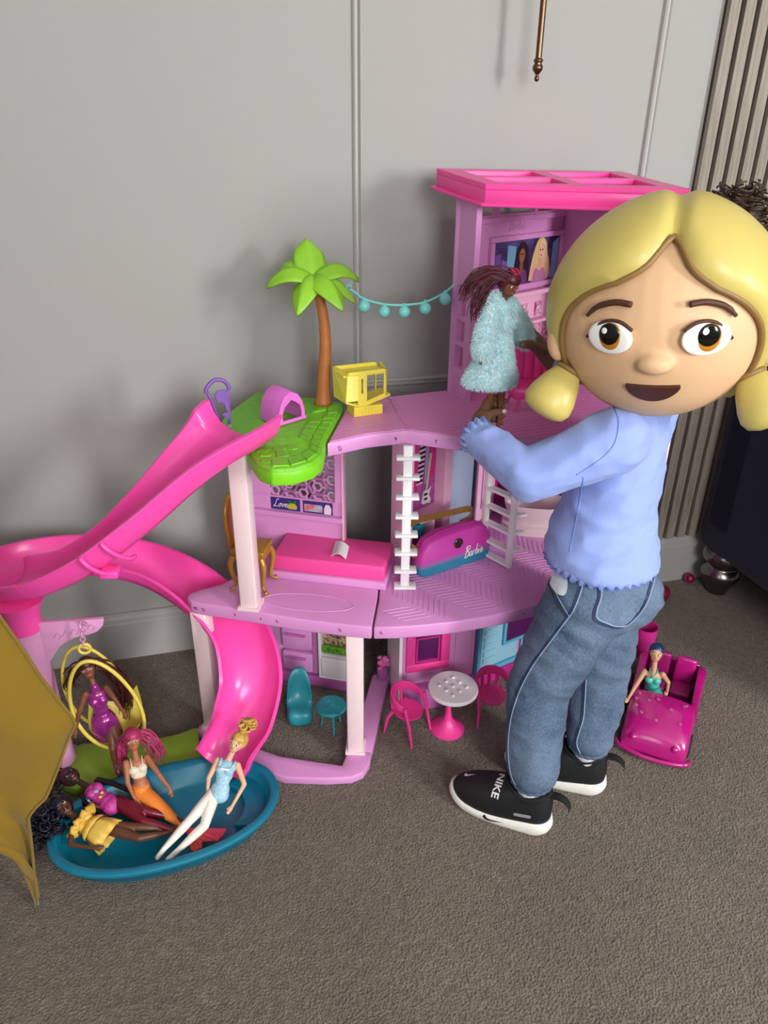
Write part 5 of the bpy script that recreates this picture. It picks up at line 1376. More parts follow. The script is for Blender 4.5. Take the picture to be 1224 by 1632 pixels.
hb_ = remesh('hair', scalp(H, .003), hairmat('plum', '#2c1420', '#4a1a30'), d, voxel=.0016, smooth=2)
mb = MB(); h, HU, HF, HS, HM = H
locks(mb, [h-HF*.008, h+HU*.018-HF*.006, (-.362, 1.262, .048), (-.374, 1.255, .028)], .018, 50, .0017, 8, wave=.004)
build('hair_locks', mb, MATS['hair_plum'], hb_, smooth=True)
build('mask', MB().ell(h+HF*.0125+HU*.001, (.0125, .004, .005), M=HM), mat('mask_black', '#1a141e', rough=.3), d, smooth=True)

# --- doll in a yellow dress
d, ps, H, body = doll('doll', 'yellow', 'dark haired doll in a ruffled yellow dress lying at the pool edge', '#5d3a28', (-.22, 1.11, .012))
U, F, S = axes(ps); m_yd = mat('yellow_satin', '#d6a93e', rough=.5, bump=.5, bscale=60, col2='#e6c45e', vscale=50)
mb = MB(); torso(mb, ps, .0022, .15, .75); dress = remesh('dress', mb, m_yd, d, voxel=.0016, smooth=2)
mb = MB(); skirt(mb, Vector(ps['pel'])+U*.022, -U, S, F, [(0, .0175, .0150), (.014, .026, .021), (.030, .031, .023), (.046, .034, .024)], ruff=.0028, freq=8); build('skirt', mb, m_yd, dress, smooth=True)
mb = MB(); skirt(mb, Vector(ps['pel'])+U*.030, -U, S, F, [(0, .0165, .014), (.008, .024, .020), (.016, .027, .022)], ruff=.004, freq=7); build('peplum', mb, m_yd, dress, smooth=True)
fr = []
for k in range(41):
    a = 2*pi*k/40; r = 1+.14*sin(11*a)
    fr.append(Vector(ps['nk'])-U*.014+S*(.0285*cos(a)*r)+F*(.0195*sin(a)*r)+U*(.004*sin(11*a)))
build('shoulder_ruffle', MB().tube(fr, .0062, 8, cap=False), m_yd, dress, smooth=True)
build('belt', MB().tube([Vector(ps['pel'])+U*.030+S*(.0172*cos(2*pi*k/24))+F*(.0150*sin(2*pi*k/24)) for k in range(25)], .0018, 6, cap=False), mat('belt_gold', '#c08f2c', rough=.4), dress, smooth=True)
hb_ = remesh('hair', scalp(H, .004), hairmat('ink', '#0d0d1c', '#17152a'), d, voxel=.002, smooth=2)
random.seed(9); mb = MB(); h, HU, HF, HS, HM = H
for k in range(130):
    c = Vector((-.364, 1.160, .050))+Vector((random.gauss(0, .017), random.gauss(-.008, .024), random.gauss(0, .015)))
    c.z = max(c.z, .018); t_ = random.uniform(0, 6.28); a1 = Vector((cos(t_), sin(t_), .5)).normalized(); a2 = a1.cross(Vector((.3, .1, 1))).normalized(); rr = random.uniform(.006, .010)
    mb.tube([c+a1*(rr*cos(q))+a2*(rr*sin(q)) for q in [5.2*i/10 for i in range(11)]], .0024, 5)
build('curls', mb, MATS['hair_ink'], hb_, smooth=True)

# --- doll in the swing chair
d, ps, H, body = doll('doll', 'swing', 'auburn haired doll in a shiny purple minidress sitting in the yellow swing chair', '#7d4b38', (-.245, 1.30, .03))
U, F, S = axes(ps); m_pd = mat('purple_foil', '#a2348f', rough=.2, spec=.7, metal=.35, bump=.5, bscale=45)
mb = MB(); torso(mb, ps, .0016, .15, .8); mb.cap(Vector(ps['nk'])-U*.010, Vector(ps['nk'])+U*.002, .010, .0085)
dress = remesh('dress', mb, m_pd, d, voxel=.0015, smooth=2)
mb = MB(); skirt(mb, Vector(ps['pel'])+U*.024, -U, S, F, [(0, .0180, .0155), (.014, .0245, .0205), (.034, .0285, .0230), (.062, .0305, .0240)], ruff=.0006, freq=5); build('skirt', mb, m_pd, dress, smooth=True)
mb = MB()
for l in ps['legs']: k_, a_, t_ = (Vector(x) for x in l); mb.cap(a_.lerp(k_, .18), a_, .0068, .0062); mb.cap(a_, t_, .0062, .0052)
remesh('boot', mb, mat('boot_plum', '#8c3a62', rough=.35), d, voxel=.0014, smooth=2)
hb_ = remesh('hair', scalp(H, .003), hairmat('auburn', '#56241c', '#2c1212'), d, voxel=.0016, smooth=2)
mb = MB(); h, HU, HF, HS, HM = H
locks(mb, [h+HU*.006-HF*.010, (-.240, 1.334, .262), (-.216, 1.338, .215), (-.212, 1.340, .165), (-.212, 1.340, .130)], .017, 70, .0018, 12, wave=.006)
locks(mb, [h+HU*.006-HF*.008, (-.296, 1.334, .268), (-.312, 1.336, .240), (-.308, 1.336, .215)], .013, 40, .0018, 13, wave=.005)
build('hair_locks', mb, MATS['hair_auburn'], hb_, smooth=True)

# --- doll in the car
d, ps, H, body = doll('doll', 'driver', 'doll with a navy swim cap and teal strapless top sitting in the magenta car', '#c89a78', (1.0, 1.19, .03))
U, F, S = axes(ps); m_tt = mat('teal_satin', '#3fb3a6', rough=.3, bump=.3, bscale=50, col2='#5cc9b6', vscale=40)
mb = MB(); torso(mb, ps, .0014, 0, .7); remesh('dress', mb, m_tt, d, voxel=.0015, smooth=2)
nk = Vector(ps['nk'])
build('necklace', MB().tube([nk+U*.004+S*(.0085*cos(2*pi*k/24))+F*(.0085*sin(2*pi*k/24))-U*(.010*max(0, sin(2*pi*k/24))) for k in range(25)], .0016, 6, cap=False).ell(nk+F*.0135-U*.009, (.0045, .002, .0035)), mat('necklace_teal', '#3aa79c', rough=.35), d, smooth=True)
build('chest_print', MB().ell(nk-U*.022+S*.008+F*.0105, (.006, .003, .006)).ell(nk-U*.024-S*.008+F*.0105, (.006, .003, .006)), mat('chest_pink', '#c0587c', rough=.4), d, smooth=True)
h, HU, HF, HS, HM = H
mb = MB().ell(h+HU*.0085-HF*.0035, (.0172, .0178, .0165), M=HM); remesh('swim_cap', mb, mat('navy_cap', '#16315e', rough=.35), d, voxel=.0016, smooth=2)
mb = MB()
for s in (-1, 1): mb.chain([Vector(ps['pel'])+S*(s*.011), Vector(ps['pel'])+S*(s*.013)+F*.050-U*.002, Vector(ps['pel'])+S*(s*.013)+F*.100-U*.020], [.0125, .0085, .005])
remesh('legs', mb, m_tt, d, voxel=.002, smooth=2)

# --- doll in the fur coat, held by the child
POSE['coat']['HF'] = (.30, -.92, -.22)
d, ps, H, body = doll('doll', 'coat', 'burgundy haired doll in a fluffy pale blue fur coat held by the child', '#7a4a32', (.55, 1.25, .75))
U, F, S = axes(ps); pel = Vector(ps['pel']); nk = Vector(ps['nk'])
mb = MB(); torso(mb, ps, .007, .15, .8)
skl = [(-.040, .022, .020), (-.02, .026, .023), (0, .032, .026), (.022, .042, .033), (.042, .052, .039), (.058, .055, .041)]
loft(mb, [[pel-S*(.012*max(0, dd)/.07)-U*dd+S*(rx*cos(2*pi*k/28))+F*(ry*sin(2*pi*k/28)) for k in range(28)] for dd, rx, ry in skl])
for a in ps['arms']:
    s = limb_roots(ps, a, 'arm'); e, w, hh = (Vector(x) for x in a)
    mb.chain([s, e, e.lerp(w, .75)], [.016, .0165, .0175])
    mb.cap(e.lerp(w, .75), e.lerp(w, .85), .0175, .016)
for s in (-1, 1): mb.chain([nk+S*(s*.016)+U*.004-F*.006, nk+S*(s*.013)+F*.013-U*.006, nk+S*(s*.006)+F*.018-U*.034], [.013, .012, .008])
mb.chain([nk+S*.014-F*.010+U*.006, nk-F*.014+U*.008, nk-S*.014-F*.010+U*.006], [.012, .012, .012])
m_fur = mat('fur_blue', '#c4ecf4', rough=.85, sheen=.6, col2='#dff6fa', vscale=80)
coat = remesh('fur_coat', mb, m_fur, d, voxel=.0026, smooth=4)
random.seed(21); fm = MB(); cm = coat.data
for p in cm.polygons:
    c = p.center; nrm = p.normal
    for q in range(2):
        L_ = random.uniform(.0045, .0085); dr = (nrm+Vector((random.gauss(0, .45), random.gauss(0, .45), random.gauss(-.45, .4)))).normalized()
        sd = dr.cross(Vector((random.gauss(0, 1), random.gauss(0, 1), random.gauss(0, 1)))).normalized()*.0007
        b0 = c+Vector((random.uniform(-.0014, .0014), random.uniform(-.0014, .0014), random.uniform(-.0014, .0014)))-nrm*.0006
        md = b0+dr*L_*.55+Vector((0, 0, -.0005)); tip = b0+dr*L_+Vector((0, 0, -.0018))
        fm.add([b0-sd, b0+sd, md+sd*.7, md-sd*.7, tip], [(0, 1, 2, 3), (3, 2, 4)])
build('fur', fm, m_fur, coat, kind='stuff', fix=False, smooth=True)
h, HU, HF, HS, HM = H
hb_ = remesh('hair', scalp(H, .0035), hairmat('burgundy', '#661c30', '#3a101e'), d, voxel=.0016, smooth=2)
mb = MB()
locks(mb, [h+HU*.012, h+Vector((-.030, .006, .022)), (.506, 1.252, 1.036), (.484, 1.25, 1.018), (.474, 1.248, .995)], .013, 80, .0014, 31, root=.012, wave=.005)
locks(mb, [h+HU*.010, h+Vector((-.024, .010, .012)), (.514, 1.256, 1.015), (.502, 1.254, .985), (.503, 1.252, .955)], .014, 60, .0014, 32, root=.012, wave=.005)
locks(mb, [h+HU*.014, h+Vector((-.018, .004, .020)), (.515, 1.25, 1.045), (.490, 1.25, 1.035), (.470, 1.25, 1.022)], .007, 30, .0012, 33, root=.010, wave=.005)
build('hair_locks', mb, MATS['hair_burgundy'], hb_, smooth=True)
mb = MB(); locks(mb, [h+HU*.019+HF*.010, h+HU*.024-HF*.002, h+HU*.018-HF*.014], .006, 24, .0016, 34, root=.005)
build('pink_streak', mb, mat('hair_streak', '#c02a5c', rough=.4), hb_, smooth=True)
# ================================================================== the child
from mathutils.bvhtree import BVHTree
from mathutils import noise as mnoise
EYE = Vector((0, 0, 1.25))
SEAM_SIDE = [ (0.636, 1.000, 0.555), (0.631, 1.000, 0.520), (0.622, 1.000, 0.481), (0.606, 1.000, 0.453), (0.580, 1.000, 0.411), (0.555, 1.000, 0.369), (0.535, 1.000, 0.319), (0.523, 1.000, 0.264), (0.520, 1.000, 0.209), (0.524, 1.000, 0.150), (0.537, 1.000, 0.086), (0.558, 1.000, 0.042) ]
SEAM_FRONT = [ (0.564, 1.000, 0.589), (0.567, 1.000, 0.560), (0.581, 1.000, 0.528), (0.600, 1.000, 0.494), (0.617, 1.000, 0.468) ]
POCKET_BACK = [ (0.773, 1.000, 0.543), (0.731, 1.000, 0.532), (0.678, 1.000, 0.531), (0.675, 1.000, 0.500), (0.672, 1.000, 0.459), (0.697, 1.000, 0.439), (0.723, 1.000, 0.427) ]
POCKET_LINING = [ (0.569, 1.000, 0.584), (0.589, 1.000, 0.579), (0.606, 1.000, 0.564), (0.612, 1.000, 0.537), (0.607, 1.000, 0.517), (0.593, 1.000, 0.526), (0.578, 1.000, 0.548) ]
SEAM_BACK2 = [ (0.701, 1.040, 0.273), (0.707, 1.040, 0.214), (0.710, 1.040, 0.163), (0.704, 1.040, 0.103), (0.720, 1.040, 0.063) ]
SHIRT_SEAM = [ (0.641, 1.000, 0.878), (0.659, 1.000, 0.847), (0.660, 1.000, 0.814), (0.648, 1.000, 0.791), (0.624, 1.000, 0.773), (0.596, 1.000, 0.757) ]
SHIRT_SIDE = [ (0.610, 1.000, 0.752), (0.610, 1.000, 0.717), (0.608, 1.000, 0.670), (0.604, 1.000, 0.609) ]
def bvh(o):
    me = o.data; return BVHTree.FromPolygons([v.co.copy() for v in me.vertices], [tuple(p.vertices) for p in me.polygons])
def drape(tree, pts, off=.0008, n=6, nrm=None):
    """lay a line of approximate points on a surface"""
    out = []
    for p in spline(pts, n):
        d = nrm if nrm else (p-EYE).normalized()
        hit = tree.ray_cast(p-d*.4, d)
        if hit[0]: out.append(hit[0]+hit[1]*off)
    return out
def ruffle(o, amp, f):
    """soft folds: ridged noise over f(position)"""
    cs_ = [(v.co.copy(), v.normal.copy()) for v in o.data.vertices]; flat_ = []
    for c, nr in cs_:
        q = f(c); r1 = 1-2.2*abs(mnoise.noise(q)); r2 = 1-2.2*abs(mnoise.noise(q*1.9+Vector((5, 2, 9))))
        flat_ += (c+nr*(amp*(.65*r1+.35*r2)))[:]
    o.data.vertices.foreach_set('co', flat_)
    o.data.update()

child = thing('person', (.66, 1.0, 0), 'child with a blonde cartoon sticker head in a blue frilled top and jeans holding a doll', 'person')
m_skin = mat('skin_brown', '#7d5742', rough=.5, spec=.35, sss=.08, vary=.06, vscale=30, bump=.1, bscale=120)
m_shirt = bpy.data.materials.new('ribbed_blue_cotton'); m_shirt.use_nodes = True
N, L, b = nodes_of(m_shirt); b.inputs['Base Color'].default_value = hexc('#93a7e6'); b.inputs['Roughness'].default_value = .8; b.inputs['Specular IOR Level'].default_value = .2
b.inputs['Sheen Weight'].default_value = .15
tc = N.new('ShaderNodeTexCoord'); mp = N.new('ShaderNodeMapping'); mp.inputs['Rotation'].default_value = (0, 0, radians(15)); L.new(tc.outputs['Object'], mp.inputs['Vector'])
wv = N.new('ShaderNodeTexWave'); wv.inputs['Scale'].default_value = 120; wv.inputs['Distortion'].default_value = .4; wv.inputs['Detail'].default_value = 1; L.new(mp.outputs[0], wv.inputs['Vector'])
bp = N.new('ShaderNodeBump'); bp.inputs['Strength'].default_value = .18; bp.inputs['Distance'].default_value = .001; L.new(wv.outputs['Fac'], bp.inputs['Height']); L.new(bp.outputs[0], b.inputs['Normal'])
m_edge = mat('overlock_blue', '#5f74c4', rough=.7)
m_jean = bpy.data.materials.new('washed_denim'); m_jean.use_nodes = True
N, L, b = nodes_of(m_jean); b.inputs['Roughness'].default_value = .85; b.inputs['Specular IOR Level'].default_value = .2
tc = N.new('ShaderNodeTexCoord')
n1 = N.new('ShaderNodeTexNoise'); n1.inputs['Scale'].default_value = 9; n1.inputs['Detail'].default_value = 6; L.new(tc.outputs['Object'], n1.inputs['Vector'])
mp = N.new('ShaderNodeMapping'); mp.inputs['Scale'].default_value = (500, 500, 160); L.new(tc.outputs['Object'], mp.inputs['Vector'])
n2 = N.new('ShaderNodeTexNoise'); n2.inputs['Scale'].default_value = 1.0; n2.inputs['Detail'].default_value = 3; L.new(mp.outputs[0], n2.inputs['Vector'])
ma = N.new('ShaderNodeMath'); ma.operation = 'MULTIPLY_ADD'; ma.inputs[1].default_value = .55; mb_ = N.new('ShaderNodeMath'); mb_.operation = 'MULTIPLY'; mb_.inputs[1].default_value = .45
L.new(n2.outputs['Fac'], mb_.inputs[0]); L.new(n1.outputs['Fac'], ma.inputs[0]); L.new(mb_.outputs[0], ma.inputs[2])
cr = N.new('ShaderNodeValToRGB'); cr.color_ramp.elements[0].position = .32; cr.color_ramp.elements[1].position = .68
cr.color_ramp.elements[0].color = hexc('#33455f'); cr.color_ramp.elements[1].color = hexc('#74879f')
L.new(ma.outputs[0], cr.inputs[0]); L.new(cr.outputs[0], b.inputs['Base Color'])
bp = N.new('ShaderNodeBump'); bp.inputs['Strength'].default_value = .4; bp.inputs['Distance'].default_value = .001; L.new(n2.outputs['Fac'], bp.inputs['Height']); L.new(bp.outputs[0], b.inputs['Normal'])
m_stl = mat('pale_stitch', '#8fa3c4', rough=.8); m_std = mat('dark_stitch', '#27365a', rough=.8)

# joints
fd = Vector((-.80, .60, 0)); ld = Vector((-.60, -.80, 0))          # facing, child's left
Lsh, Lel, Lwr = Vector((.664, 1.012, .806)), Vector((.531, 1.050, .738)), Vector((.484, 1.180, .772))
Rsh, Rel, Rwr = Vector((.800, 1.125, .800)), Vector((.806, 1.235, .868)), Vector((.678, 1.268, .862))
Lh, Lk, La = Vector((.662, 1.015, .490)), Vector((.594, 1.030, .285)), Vector((.566, .958, .085))
Rh, Rk, Ra = Vector((.748, 1.085, .490)), Vector((.752, 1.062, .280)), Vector((.722, 1.016, .085))
# --- skin: one continuous body, hands with five fingers each
mb = MB()
mb.chain([Vector((.705, 1.05, .52)), Vector((.71, 1.065, .62)), Vector((.73, 1.07, .74)), Vector((.742, 1.066, .82)), Vector((.744, 1.06, .90))], [.062, .058, .060, .035, .034], 16)
mb.chain([Vector((.74, 1.07, .80)), Lsh, Lel, Lwr], [.030, .026, .024, .0185]); mb.chain([Vector((.74, 1.07, .80)), Rsh, Rel, Rwr], [.030, .026, .024, .0185])
mb.chain([Lh, Lk, La+Vector((0, 0, .02)), La-Vector((0, 0, .03))], [.05, .034, .0255, .018]); mb.chain([Rh, Rk, Ra+Vector((0, 0, .02)), Ra-Vector((0, 0, .03))], [.05, .034, .0255, .018])
def hand(wr, palm, knk, fingers, thumb):
    mb.chain([wr, wr.lerp(palm, .5), palm], [.0180, .0165, .0160])
    for k in knk: mb.cap(palm, k, .0125, .0085, 10)
    for i in range(len(knk)-1): mb.cap(knk[i], knk[i+1], .0085, .0085, 10)
    for f in fingers: mb.chain(f[0], f[1], 10)
    mb.chain(thumb[0], thumb[1], 10)
V = Vector
lz = (.808, .793, .778, .764)
hand(Lwr, V((.514, 1.222, .787)), [V((.533, 1.246-.001*i, z)) for i, z in enumerate(lz)],
     [([V((.533, 1.246-.001*i, z)), V((.549, 1.266, z+.001)), V((.565, 1.262+.001*i, z)), V((.5715-.001*i, 1.250+.001*i, z-.003))], [.0082, .0072, .0066, .0058]) for i, z in enumerate(lz)],
     ([V((.506, 1.208, .782)), V((.523, 1.217, .791)), V((.541, 1.224, .794)), V((.556, 1.227, .793))], [.0110, .0095, .0082, .0070]))
rz_ = [V((.607, 1.274, .952)), V((.602, 1.278, .938)), V((.600, 1.279, .924)), V((.602, 1.277, .911))]
hand(Rwr, V((.628, 1.270, .915)), rz_,
     [([k, k+V((-.016, .010, .006)), k+V((-.034, .010, .006)), k+V((-.046, .004, .003))], [.0082, .0074, .0066, .0058]) for k in rz_],
     ([V((.640, 1.258, .898)), V((.622, 1.250, .908)), V((.604, 1.243, .914)), V((.590, 1.236, .916))], [.0110, .0096, .0084, .0072]))
body = remesh('body', mb, m_skin, child, voxel=.0028, smooth=3)
m_nail = mat('nail_pink', '#d9b7a8', rough=.3)
build('thumbnail', MB().ell(V((.5585, 1.2215, .7955)), (.0052, .0026, .0044)), m_nail, body, smooth=True)

# --- top
mb = MB(); loops = []
for z, cx, cy, a, d_ in ((.560, .703, 1.052, .112, .101), (.575, .702, 1.054, .110, .099), (.61, .702, 1.060, .103, .093), (.655, .708, 1.066, .096, .083), (.70, .718, 1.070, .092, .075), (.75, .730, 1.073, .090, .067), (.79, .738, 1.072, .086, .060), (.825, .742, 1.068, .060, .048), (.852, .744, 1.064, .042, .040)):
    loops.append([V((cx, cy, z))+ld*(a*cos(2*pi*k/40))+fd*(d_*sin(2*pi*k/40)) for k in range(40)])
loft(mb, loops)
mb.chain([V((.735, 1.068, .785)), Lsh, Lsh.lerp(Lel, .5), Lel], [.052, .050, .045, .0395], 18)
mb.chain([Lel, Lel.lerp(Lwr, .5), Lel.lerp(Lwr, .88)], [.0395, .0355, .0315], 18)
mb.chain([V((.745, 1.075, .785)), Rsh, Rel, Rel.lerp(Rwr, .5), Rel.lerp(Rwr, .86)], [.052, .048, .040, .035, .031], 18)
shirt = remesh('long_sleeve_top', mb, m_shirt, child, voxel=.0055, smooth=5)
ruffle(shirt, .0080, lambda c: Vector((c.x*9+c.z*7, c.y*10+1.7, c.z*17-c.x*9)))
st_ = bvh(shirt)
def lettuce(c, e1, e2, a, b_, w, waves, dirv, n=180, r=.0022):
    """wavy frilled ribbon round an opening"""
    up_, lo_ = [], []
    for k in range(n+1):
        t = 2*pi*k/n; wob = sin(waves*t)+.35*sin(waves*1.7*t+1)
        base = V(c)+e1*(a*cos(t))+e2*(b_*sin(t)); rad = (e1*cos(t)+e2*sin(t)).normalized()
        up_.append(base+dirv*(-w)); lo_.append(base+rad*(.0032*wob+.002)+dirv*(.0028*sin(waves*t+1.2)))
    m_ = MB(); mm = len(up_); th = dirv.cross(e1)*0
    vv = up_+lo_+[p+(p-V(c)).normalized()*-.0015 for p in up_]+[p+(p-V(c)).normalized()*-.0015 for p in lo_]
    ff = []
    for k in range(mm-1): ff += [(k, k+1, mm+k+1, mm+k), (2*mm+k, 3*mm+k, 3*mm+k+1, 2*mm+k+1), (mm+k, mm+k+1, 3*mm+k+1, 3*mm+k)]
    m_.add(vv, ff); edge = MB().tube(lo_, r*.6, 5, cap=False)
    return m_, edge
for nm, c, e1, e2, a, b_, w, wv_, dv in (('hem', (.703, 1.052, .556), ld, fd, .111, .100, .012, 38, V((0, 0, -1))),):
    m_, ed_ = lettuce(c, e1, e2, a, b_, w, wv_, dv); fr_o = build('hem_frill', m_, m_shirt, shirt, smooth=True, fix=False); build('frill_edge', ed_, m_edge, fr_o, smooth=True)
for el, wr in ((Lel, Lwr), (Rel, Rwr)):
    dv = (wr-el).normalized(); e1 = dv.cross(V((0, 0, 1))).normalized(); e2 = dv.cross(e1)
    m_, ed_ = lettuce(el.lerp(wr, .90)+dv*.012, e1, e2, .0315, .0315, .016, 14, dv, 100, .0018); fr_o = build('cuff_frill', m_, m_shirt, shirt, smooth=True, fix=False); build('frill_edge', ed_, m_edge, fr_o, smooth=True)
for nm in (SHIRT_SEAM, SHIRT_SIDE):
    q = drape(st_, nm, .0002)
    if len(q) > 2: build('seam', MB().tube(q, .0012, 5), mat('shirt_seam', '#7f94d8', rough=.8), shirt, smooth=True)

# --- jeans
mb = MB()
MP = Matrix((ld, fd, V((0, 0, 1)))).transposed()
mb.ell(V((.706, 1.053, .525)), (.103, .084, .070), M=MP); mb.ell(V((.712, 1.046, .475)), (.100, .084, .070), M=MP)
mb.ell(V((.752, 1.015, .490)), (.060, .060, .065), M=MP)
mb.chain([Lh, Lh.lerp(Lk, .5), Lk, Lk.lerp(La, .45), La+V((0, 0, .066)), La+V((0, 0, .050))], [.073, .068, .057, .0545, .047, .034], 20)
mb.chain([Rh, Rh.lerp(Rk, .5), Rk, Rk.lerp(Ra, .45), Ra+V((0, 0, .066)), Ra+V((0, 0, .050))], [.073, .067, .057, .0535, .046, .034], 20)
jeans = remesh('jeans', mb, m_jean, child, voxel=.0055, smooth=4)
ruffle(jeans, .0058, lambda c: Vector((c.x*11+3.3, c.y*11, c.z*20+c.x*6)))
jt = bvh(jeans)
for nm, offs in ((SEAM_SIDE, (0, .0075)), (SEAM_FRONT, (0, .006)), (POCKET_BACK+[(.747, 1.0, .430), (.775, 1.0, .470), (.782, 1.0, .540)], (0, .007)), (SEAM_BACK2, (0, .006))):
    for i, of in enumerate(offs):
        q = drape(jt, [V(p)+V((of, 0, of*.35)) for p in nm], .0004)
        if len(q) > 2: build('stitching', MB().tube(q, .0013, 5), (m_std, m_stl)[i], jeans, smooth=True)
    q = drape(jt, [V(p)+V((.0035, 0, .001)) for p in nm], .0004)
    if len(q) > 2: build('stitching', MB().tube(q, .0009, 5), m_std, jeans, smooth=True)
lin = drape(jt, POCKET_LINING+[POCKET_LINING[0]], .0045, 3)[:-1]
if len(lin) > 6:
    c = sum(lin, V())/len(lin); hit_ = jt.ray_cast(c-(c-EYE).normalized()*.3, (c-EYE).normalized()); c = hit_[0]+hit_[1]*.006
    m_ = MB(); m_.add(lin+[c], [(i, (i+1) % len(lin), len(lin)) for i in range(len(lin))]); build('pocket_lining', m_, mat('lining_white', '#cfd9e2', rough=.9, bump=.5, bscale=60), jeans, smooth=True)
for a_, k_ in ((La, Lk), (Ra, Rk)):
    q = []
    for k in range(61):
        t = 2*pi*k/60; r = .0345+.0012*sin(17*t); q.append(a_+V((r*cos(t), r*sin(t), .036)))
    build('cuff', MB().tube(q, .0085, 8, cap=False), m_jean, jeans, smooth=True)

# --- socks and trainers
m_sock = mat('sock_grey', '#c9ced6', rough=.9, bump=.4, bscale=300)
m_upper = mat('trainer_black', '#131318', rough=.6, bump=.3, bscale=350); m_upper2 = mat('trainer_knit', '#101016', rough=.85, bump=.5, bscale=420)
m_sole = mat('trainer_sole', '#e4e2da', rough=.55)
def shoe(heel, direc, side):
    X = V((direc[0], direc[1], 0)).normalized(); Y = V((-X.y, X.x, 0))*side; O = V((heel[0], heel[1], 0)); LN = .217
    T = lambda x, y, z: O+X*x+Y*y+V((0, 0, z))
    s = thing('trainer', heel, 'near black slip-on trainer with white sole on the carpet' if side > 0 else 'far black slip-on trainer with white sole behind the other foot', 'shoe', None)
    ol = []
    n = 48
    for k in range(n):
        t = 2*pi*k/n; x = LN/2-LN/2*cos(t); sgn = 1 if sin(t) >= 0 else -1
        f = x/LN; w = (.033*max(0, 1-(max(0, .16-f)/.16)**2)**.5 if f < .16 else .033+(.010*math.sin(pi*min(1, (f-.16)/.95))) if f < .70 else .0415*max(0, 1-(min(1, (f-.70)/.30))**2.3)**.5)
        ol.append((x, sgn*max(w, 0)))
    zs = lambda x: .036-.012*min(1, max(0, (x-.02)/.10))+.002*max(0, (x-.15)/.06)
    lift = lambda x: .010*max(0, (x-.165)/.05)**2
    lo = []
    for kx, z in ((.94, 0), (1.0, .007), (1.03, .5), (1.0, .97), (.93, 1.0)):
        lo.append([T(LN/2+(x-LN/2)*kx, y*kx, (lift(x) if z == 0 else (lift(x)+z if z < .1 else lift(x)*1.0+zs(x)*z))) for x, y in ol])
    m_ = loft(MB(), lo); sole = build('sole', m_, m_sole, s, smooth=True)
    lo = []; rows = 10
    for r in range(rows+1):
        h = r/rows; row = []
        for (x, y), k in zip(ol, range(n)):
            t = 2*pi*k/n; cx, cy, cz = .054-.046*cos(t), .033*sin(t), .088+.016*(-cos(t))*.0+.012*abs(cos(t))
            f = x/LN; p0 = V((x*.97+.003, y*.97, zs(x)+lift(x)-.004)); p1 = V((x+(cx-x)*(.04+.05*f), y*1.0, .060+.012*(1-f)+lift(x)*.6)); p1b = V((x+(cx-x)*.55, y*.62+cy*.2, .070+.020*(1-f) if f > .45 else .085)); p2 = V((cx, cy, cz))
            q = p0*(1-h)**3+p1*3*h*(1-h)**2+p1b*3*h*h*(1-h)+p2*h**3
            row.append(T(q.x, q.y, q.z))
        lo.append(row)
    inner = [[p.lerp(T(.054, 0, .09), .10) for p in lo[-1]], [p.lerp(T(.054, 0, .05), .25)-V((0, 0, .03)) for p in lo[-1]]]
    m_ = loft(MB(), lo+inner); up_ = build('upper', m_, m_upper, s, smooth=True)
    tree = bvh(up_)
    # knit collar and tongue
    build('collar', MB().tube([T(.054-.044*cos(2*pi*k/36), .031*sin(2*pi*k/36), .089+.012*abs(cos(2*pi*k/36))) for k in range(37)], .0045, 8, cap=False), m_upper2, s, smooth=True)
    build('tongue_tab', MB().slab([T(.100, -.012, .096), T(.100, .012, .096), T(.096, .010, .124), T(.096, -.010, .124)], X, .005), m_upper2, s, smooth='auto', bevel=.002)
    hpth = spline([T(.012, 0, .096), T(-.010, 0, .099), T(-.026, 0, .090), T(-.030, 0, .078)], 4)
    build('heel_pull', loft(MB(), [[p+Y*.008+V((0, 0, .002)), p-Y*.008+V((0, 0, .002)), p-Y*.008-V((0, 0, .003))-X*.002, p+Y*.008-V((0, 0, .003))-X*.002] for p in hpth]), m_upper2, s, smooth='auto')
    # lettering across the strap and tick marks
    cu = bpy.data.curves.new('strap_text', 'FONT'); cu.body = 'NIKE'; cu.size = .026; cu.align_x = 'CENTER'; cu.offset = .0006
    to = bpy.data.objects.new('strap_text', cu); COL.objects.link(to); dg = bpy.context.evaluated_depsgraph_get(); tm = bpy.data.meshes.new_from_object(to.evaluated_get(dg)); bpy.data.objects.remove(to)
    bm = bmesh.new(); bm.from_mesh(tm); bmesh.ops.triangulate(bm, faces=bm.faces); bmesh.ops.subdivide_edges(bm, edges=bm.edges, cuts=1); 
    nrm = (Y*.55+V((0, 0, .83))).normalized(); e1 = (Y*.83-V((0, 0, .55))).normalized(); e2 = -X
    o_ = T(.118, .016, .085)
    for v in bm.verts:
        p = o_+e1*(v.co.x*.92)+e2*(v.co.y*.8); hit = tree.ray_cast(p+nrm*.06, -nrm)
        v.co = (hit[0]+nrm*.0008) if hit[0] else p
    bm.to_mesh(tm); bm.free(); tm.materials.clear(); link('lettering', tm, m_white, s)
    def patch(name, pts, o_, e1, e2, nrm, m, tr_):
        sub = []
        for i in range(len(pts)):
            a, b2 = pts[i], pts[(i+1) % len(pts)]
            for k in range(4): sub.append((a[0]+(b2[0]-a[0])*k/4, a[1]+(b2[1]-a[1])*k/4))
        vv = []
        for x, y in sub:
            p = o_+e1*x+e2*y; hit = tr_.ray_cast(p+nrm*.06, -nrm); vv.append((hit[0]+nrm*.0009) if hit[0] else p)
        m_ = MB(); m_.add(vv, [tuple(range(len(vv)))]); build(name, m_, m, s, fix=False)
    tick = [(0, .006), (.004, .001), (.010, 0), (.030, .008), (.011, .0045), (.006, .006), (.003, .013)]
